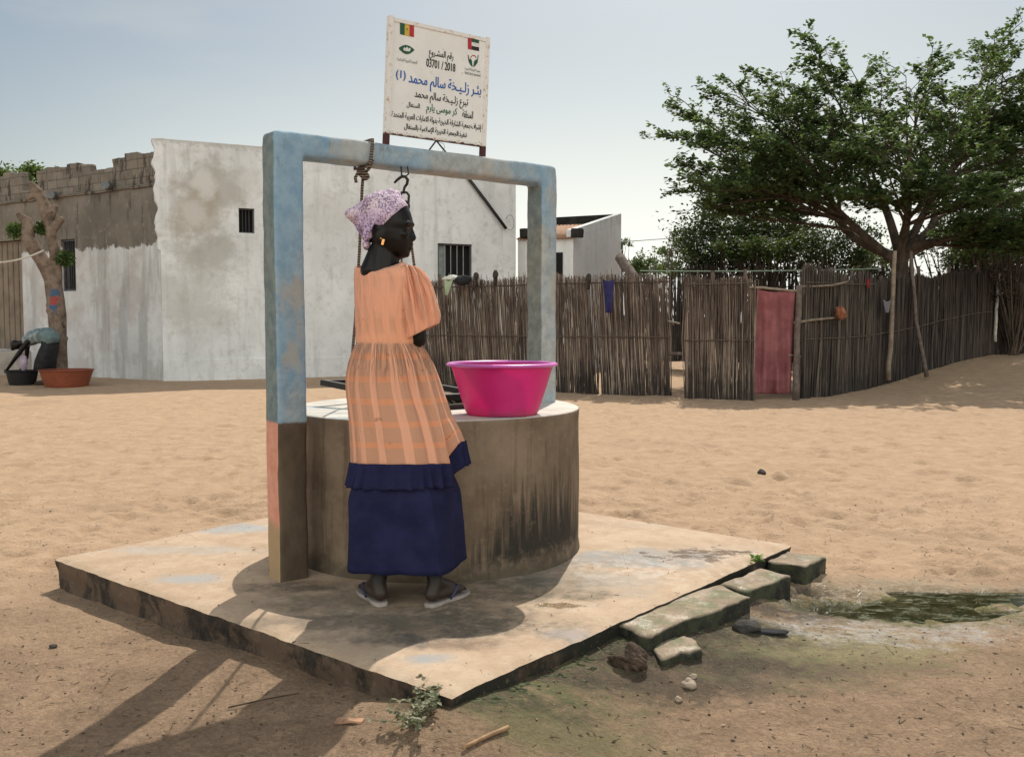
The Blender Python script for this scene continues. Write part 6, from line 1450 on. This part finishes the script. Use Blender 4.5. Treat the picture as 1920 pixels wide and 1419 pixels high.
slab_piece('concrete_block', [(1441, 1050), (1476, 1033), (1546, 1042), (1510, 1061)], .122, .18, 'clean squarish concrete block at the far end of the row along the apron', 401)
slab_piece('concrete_block', [(1352, 1094), (1427, 1064), (1481, 1077), (1405, 1106)], .128, .18, 'squarish concrete block second from the far end of the row, below the green sprout', 411)
slab_piece('concrete_block', [(1146, 1165), (1300, 1108), (1352, 1094), (1406, 1117), (1345, 1140), (1284, 1160), (1222, 1190)], .126, .18, 'long mossy concrete block with a chipped edge along the apron', 421)
slab_piece('concrete_block', [(1218, 1200), (1284, 1188), (1309, 1213), (1244, 1229)], .075, .05, 'thin flat mossy concrete chip in front of the long block', 431, jag=.03)
M_ROCK = plain('brown rock', (.085, .058, .042), .95, .35, 14, bump=.8, bd=.02); M_DROCK = plain('dark stone', (.055, .05, .045), .9, .4, 20, bump=.8, bd=.01)
g = G(1185, 1243, .075); g.z = gzz(g.x, g.y); lump('rock', g + Vector((0, .02, .028)), .056, M_ROCK, 'rough brown rock lying near the corner of the long mossy block', 'rock', 21, .62, (1.05, .85, .8), sub=5)
g = G(1398, 1183, .03); lump('rock', g + Vector((0, 0, .02)), .055, M_DROCK, 'flat dark grey rock on the wet ground left of the puddle', 'rock', 22, .4, (1.1, .8, .5))
g = G(1436, 1186, .02); lump('rag', g + Vector((0, 0, .008)), .07, M_BRAG, 'flat black scrap of rag beside the dark grey rock', 'cloth', 23, .5, (1.3, .5, .14))
M_LIME = plain('pale lime', (.38, .30, .23), .9, .2, 20)
for i, (u, v, r_, lab) in enumerate(((1292, 1268, .024, 'largest pale lime lump on the damp ground right of the brown rock'), (1300, 1255, .015, 'small pale lime lump just behind the largest one'), (1272, 1290, .014, 'small flat pale crumb in front of the lime lumps'))):
    g = G(u, v, .05); g.z = gzz(g.x, g.y); lump('lime_lump', g + Vector((0, 0, r_ * .3)), r_, M_LIME, lab, 'lump', 31 + i, .45, (1, .9, .8), 'pale lime lumps')
for i, (u, v, r_, lab) in enumerate(((1427, 891, .035, 'lone dark stone on the loose sand right of the well'), (100, 1213, .013, 'dark clod on the dirt left of the post shadow'), (276, 1103, .03, 'brown clod at the foot of the apron near its left corner'), (300, 1106, .022, 'smaller brown clod beside the apron at left'))):
    g = ob_(u, v); lump('stone', g + Vector((0, 0, r_ * .3)), r_, M_DROCK, lab, 'stone', 41 + i, .4, (1.2, .9, .7))
k = NM('algae'); n_ = k.noise(30, 5, .7, vec=k.pos()); c = k.mix(k.ss(n_, .35, .65), (.03, .036, .016), (.10, .11, .05)); M_ALG = k.fin(c, .85, k.bump(n_, .6, .01))
m = MB()
for i in range(420):
    t = RT.random() ** 1.2; q = SF.lerp(SR, .03 + .50 * t) + Vector((.004 + abs(RT.gauss(0, .05)), -.010, 0)); q.z = gzz(q.x, q.y) - .003; r_ = RT.uniform(.003, .010); m.ellipsoid(q, r_ * 1.6, r_ * 1.2, r_ * .7, 7, 5)
for q in m.v: pass
m.v = [(x + .012 * float(fbm(x * 40, y * 40, 2, 501)), y, z + .010 * float(fbm(x * 45, y * 45 + z * 30, 2, 502))) for x, y, z in m.v]
tag(m.build('algae_mat', M_ALG, smooth=True), 'green algae crust creeping along the wet side of the apron', 'algae', kind='stuff')

def ovleaf(m, p, d, n, L_, w, curl=.15):
    s_ = d.cross(n).normalized(); n = s_.cross(d).normalized(); r_ = []
    for t, ww in ((0, .08), (.25, .8), (.55, 1), (.82, .6), (1, .04)): c_ = p + d * (L_ * t) - n * (curl * L_ * t * t); r_.append((c_ - s_ * w * ww + n * w * ww * .35, c_, c_ + s_ * w * ww + n * w * ww * .35))
    m.loft(r_, closed=False)
wd_ = thing('weed', G(815, 1365, .03), 'sprawling grey green weed at the front corner of the apron', 'plant')
st_, lv = MB(), MB()
for i in range(46):
    u0, v0 = RT.choice(((860, 1325), (850, 1338), (830, 1350), (800, 1372), (775, 1385))); b = G(u0 + RT.gauss(0, 9), v0 + RT.gauss(0, 5), .05); b.z = gzz(b.x, b.y); e = b + Vector((RT.gauss(-.035, .05), RT.gauss(-.015, .035), RT.uniform(.012, .055))); cv = curve(b, e, .15, 5, .08); st_.tube(cv, .0014, 4)
    for j in range(9):
        q = cv[RT.randrange(1, 6)]; d = Vector((RT.gauss(0, 1), RT.gauss(0, 1), RT.uniform(-.1, .6))).normalized(); n_ = (UZ + rvec(.5)).normalized(); n_ = (n_ - d * n_.dot(d)).normalized(); ovleaf(lv, q, d, n_, RT.uniform(.014, .030), RT.uniform(.005, .0095))
st_.build('stem', plain('weed stem', (.20, .17, .09), .8), wd_, smooth=True); lv.build('leaves', leafmat('dusty leaf', (.13, .14, .075), (.20, .21, .125), (.30, .29, .19), .2), wd_, smooth=True)
sp = thing('sprout', G(1412, 1062, .13), 'bright green sprout growing in the crack between apron and concrete block', 'plant'); lv = MB(); b = G(1416, 1066, .11)
for i in range(26): d = Vector((RT.gauss(0, 1), RT.gauss(0, .6), RT.uniform(.2, .9))).normalized(); n_ = (UZ + rvec(.4)).normalized(); n_ = (n_ - d * n_.dot(d)).normalized(); ovleaf(lv, b + Vector((RT.uniform(-.02, .025), RT.uniform(-.008, .008), RT.uniform(.035, .06))), d, n_, RT.uniform(.02, .04), .008)
lv.build('leaves', leafmat('bright leaf', (.12, .24, .03), (.17, .32, .05), (.22, .38, .07), .4), sp, smooth=True)
g0, g1 = ob_(868, 1384), ob_(953, 1357); stick('twig', [g0 + UZ * .008, g0.lerp(g1, .5) + UZ * .012, g1 + UZ * .01], .0055, .0075, plain('peeled twig', (.36, .22, .12), .7, .25, 30), 'peeled brown twig lying in front of the weed', 'twig')
m = MB(); g = ob_(655, 1356) + UZ * .006; m.rbox(g, Vector((.95, -.2, .1)).normalized(), Vector((.2, .95, 0)).normalized(), UZ, .045, .016, .005, r=.004, n=6, amp=.006, freq=30, seed=511); tag(m.build('bark_chip', plain('bark chip', (.36, .21, .13), .85, .3, 40), smooth=True, org=g, fixn=True), 'curled piece of brown bark on the dirt left of the weed', 'bark')
m = MB(); pts_ = [ob_(428, 1330) + UZ * .008, ob_(500, 1315) + UZ * .012, ob_(560, 1302) + UZ * .008]
stick('twig', pts_, .003, .002, plain('dark twig', (.07, .05, .035), .9, .3, 30), 'long thin dark twig lying across the shadow in front of the apron', 'twig')
lt = MB()
for i in range(4200):
    y_ = 1.9 + (RT.random() ** 1.5) * 5.5; x_ = RT.uniform(-.6, .6) * y_
    inv = (Vector((x_, y_, 0)) - SL); e1 = SF - SL; e2 = SB - SL; a_ = inv.dot(e1) / e1.length_squared; b_ = inv.dot(e2) / e2.length_squared
    on = -.01 < a_ < 1.01 and -.01 < b_ < 1.01
    if on and (RT.random() < .8 or math.hypot(x_ - WC.x, y_ - WC.y) < .85): continue
    z_ = .151 if on else gz(x_, y_) + .5 * 0
    if not on:
        i_, j_ = np.searchsorted(gy, y_), np.searchsorted(gx, x_); z_ = float(Z[i_, j_]) + .002
    p = Vector((x_, y_, z_)); kind = RT.random(); d = Vector((RT.gauss(0, 1), RT.gauss(0, 1), RT.gauss(0, .12))).normalized()
    if kind < .45: leaf(lt, p + UZ * .002, d, (UZ + rvec(.3)).normalized(), RT.uniform(.008, .026), RT.uniform(.002, .006))
    elif kind < .70: L_ = RT.uniform(.015, .05); lt.tube([p, p + d * L_ * .5 + rvec(.002), p + d * L_], [.0012, .001, .0008], 4)
    else: r_ = RT.uniform(.0012, .0042); lt.ellipsoid(p + UZ * r_ * .1, r_ * 1.5, r_, r_ * .6, 6, 4, R=Matrix.Rotation(RT.uniform(0, 3), 3, 'Z'))
k = NM('litter'); M_LIT = k.fin(k.ramp(k.isl(), (0, (.04, .028, .02)), (.6, (.10, .07, .045)), (.85, (.22, .15, .09)), (1, (.38, .27, .17))), .9)
tag(lt.build('leaf_litter', M_LIT), 'scattered dry leaf bits, twigs and grit on the dirt', 'litter', kind='stuff')
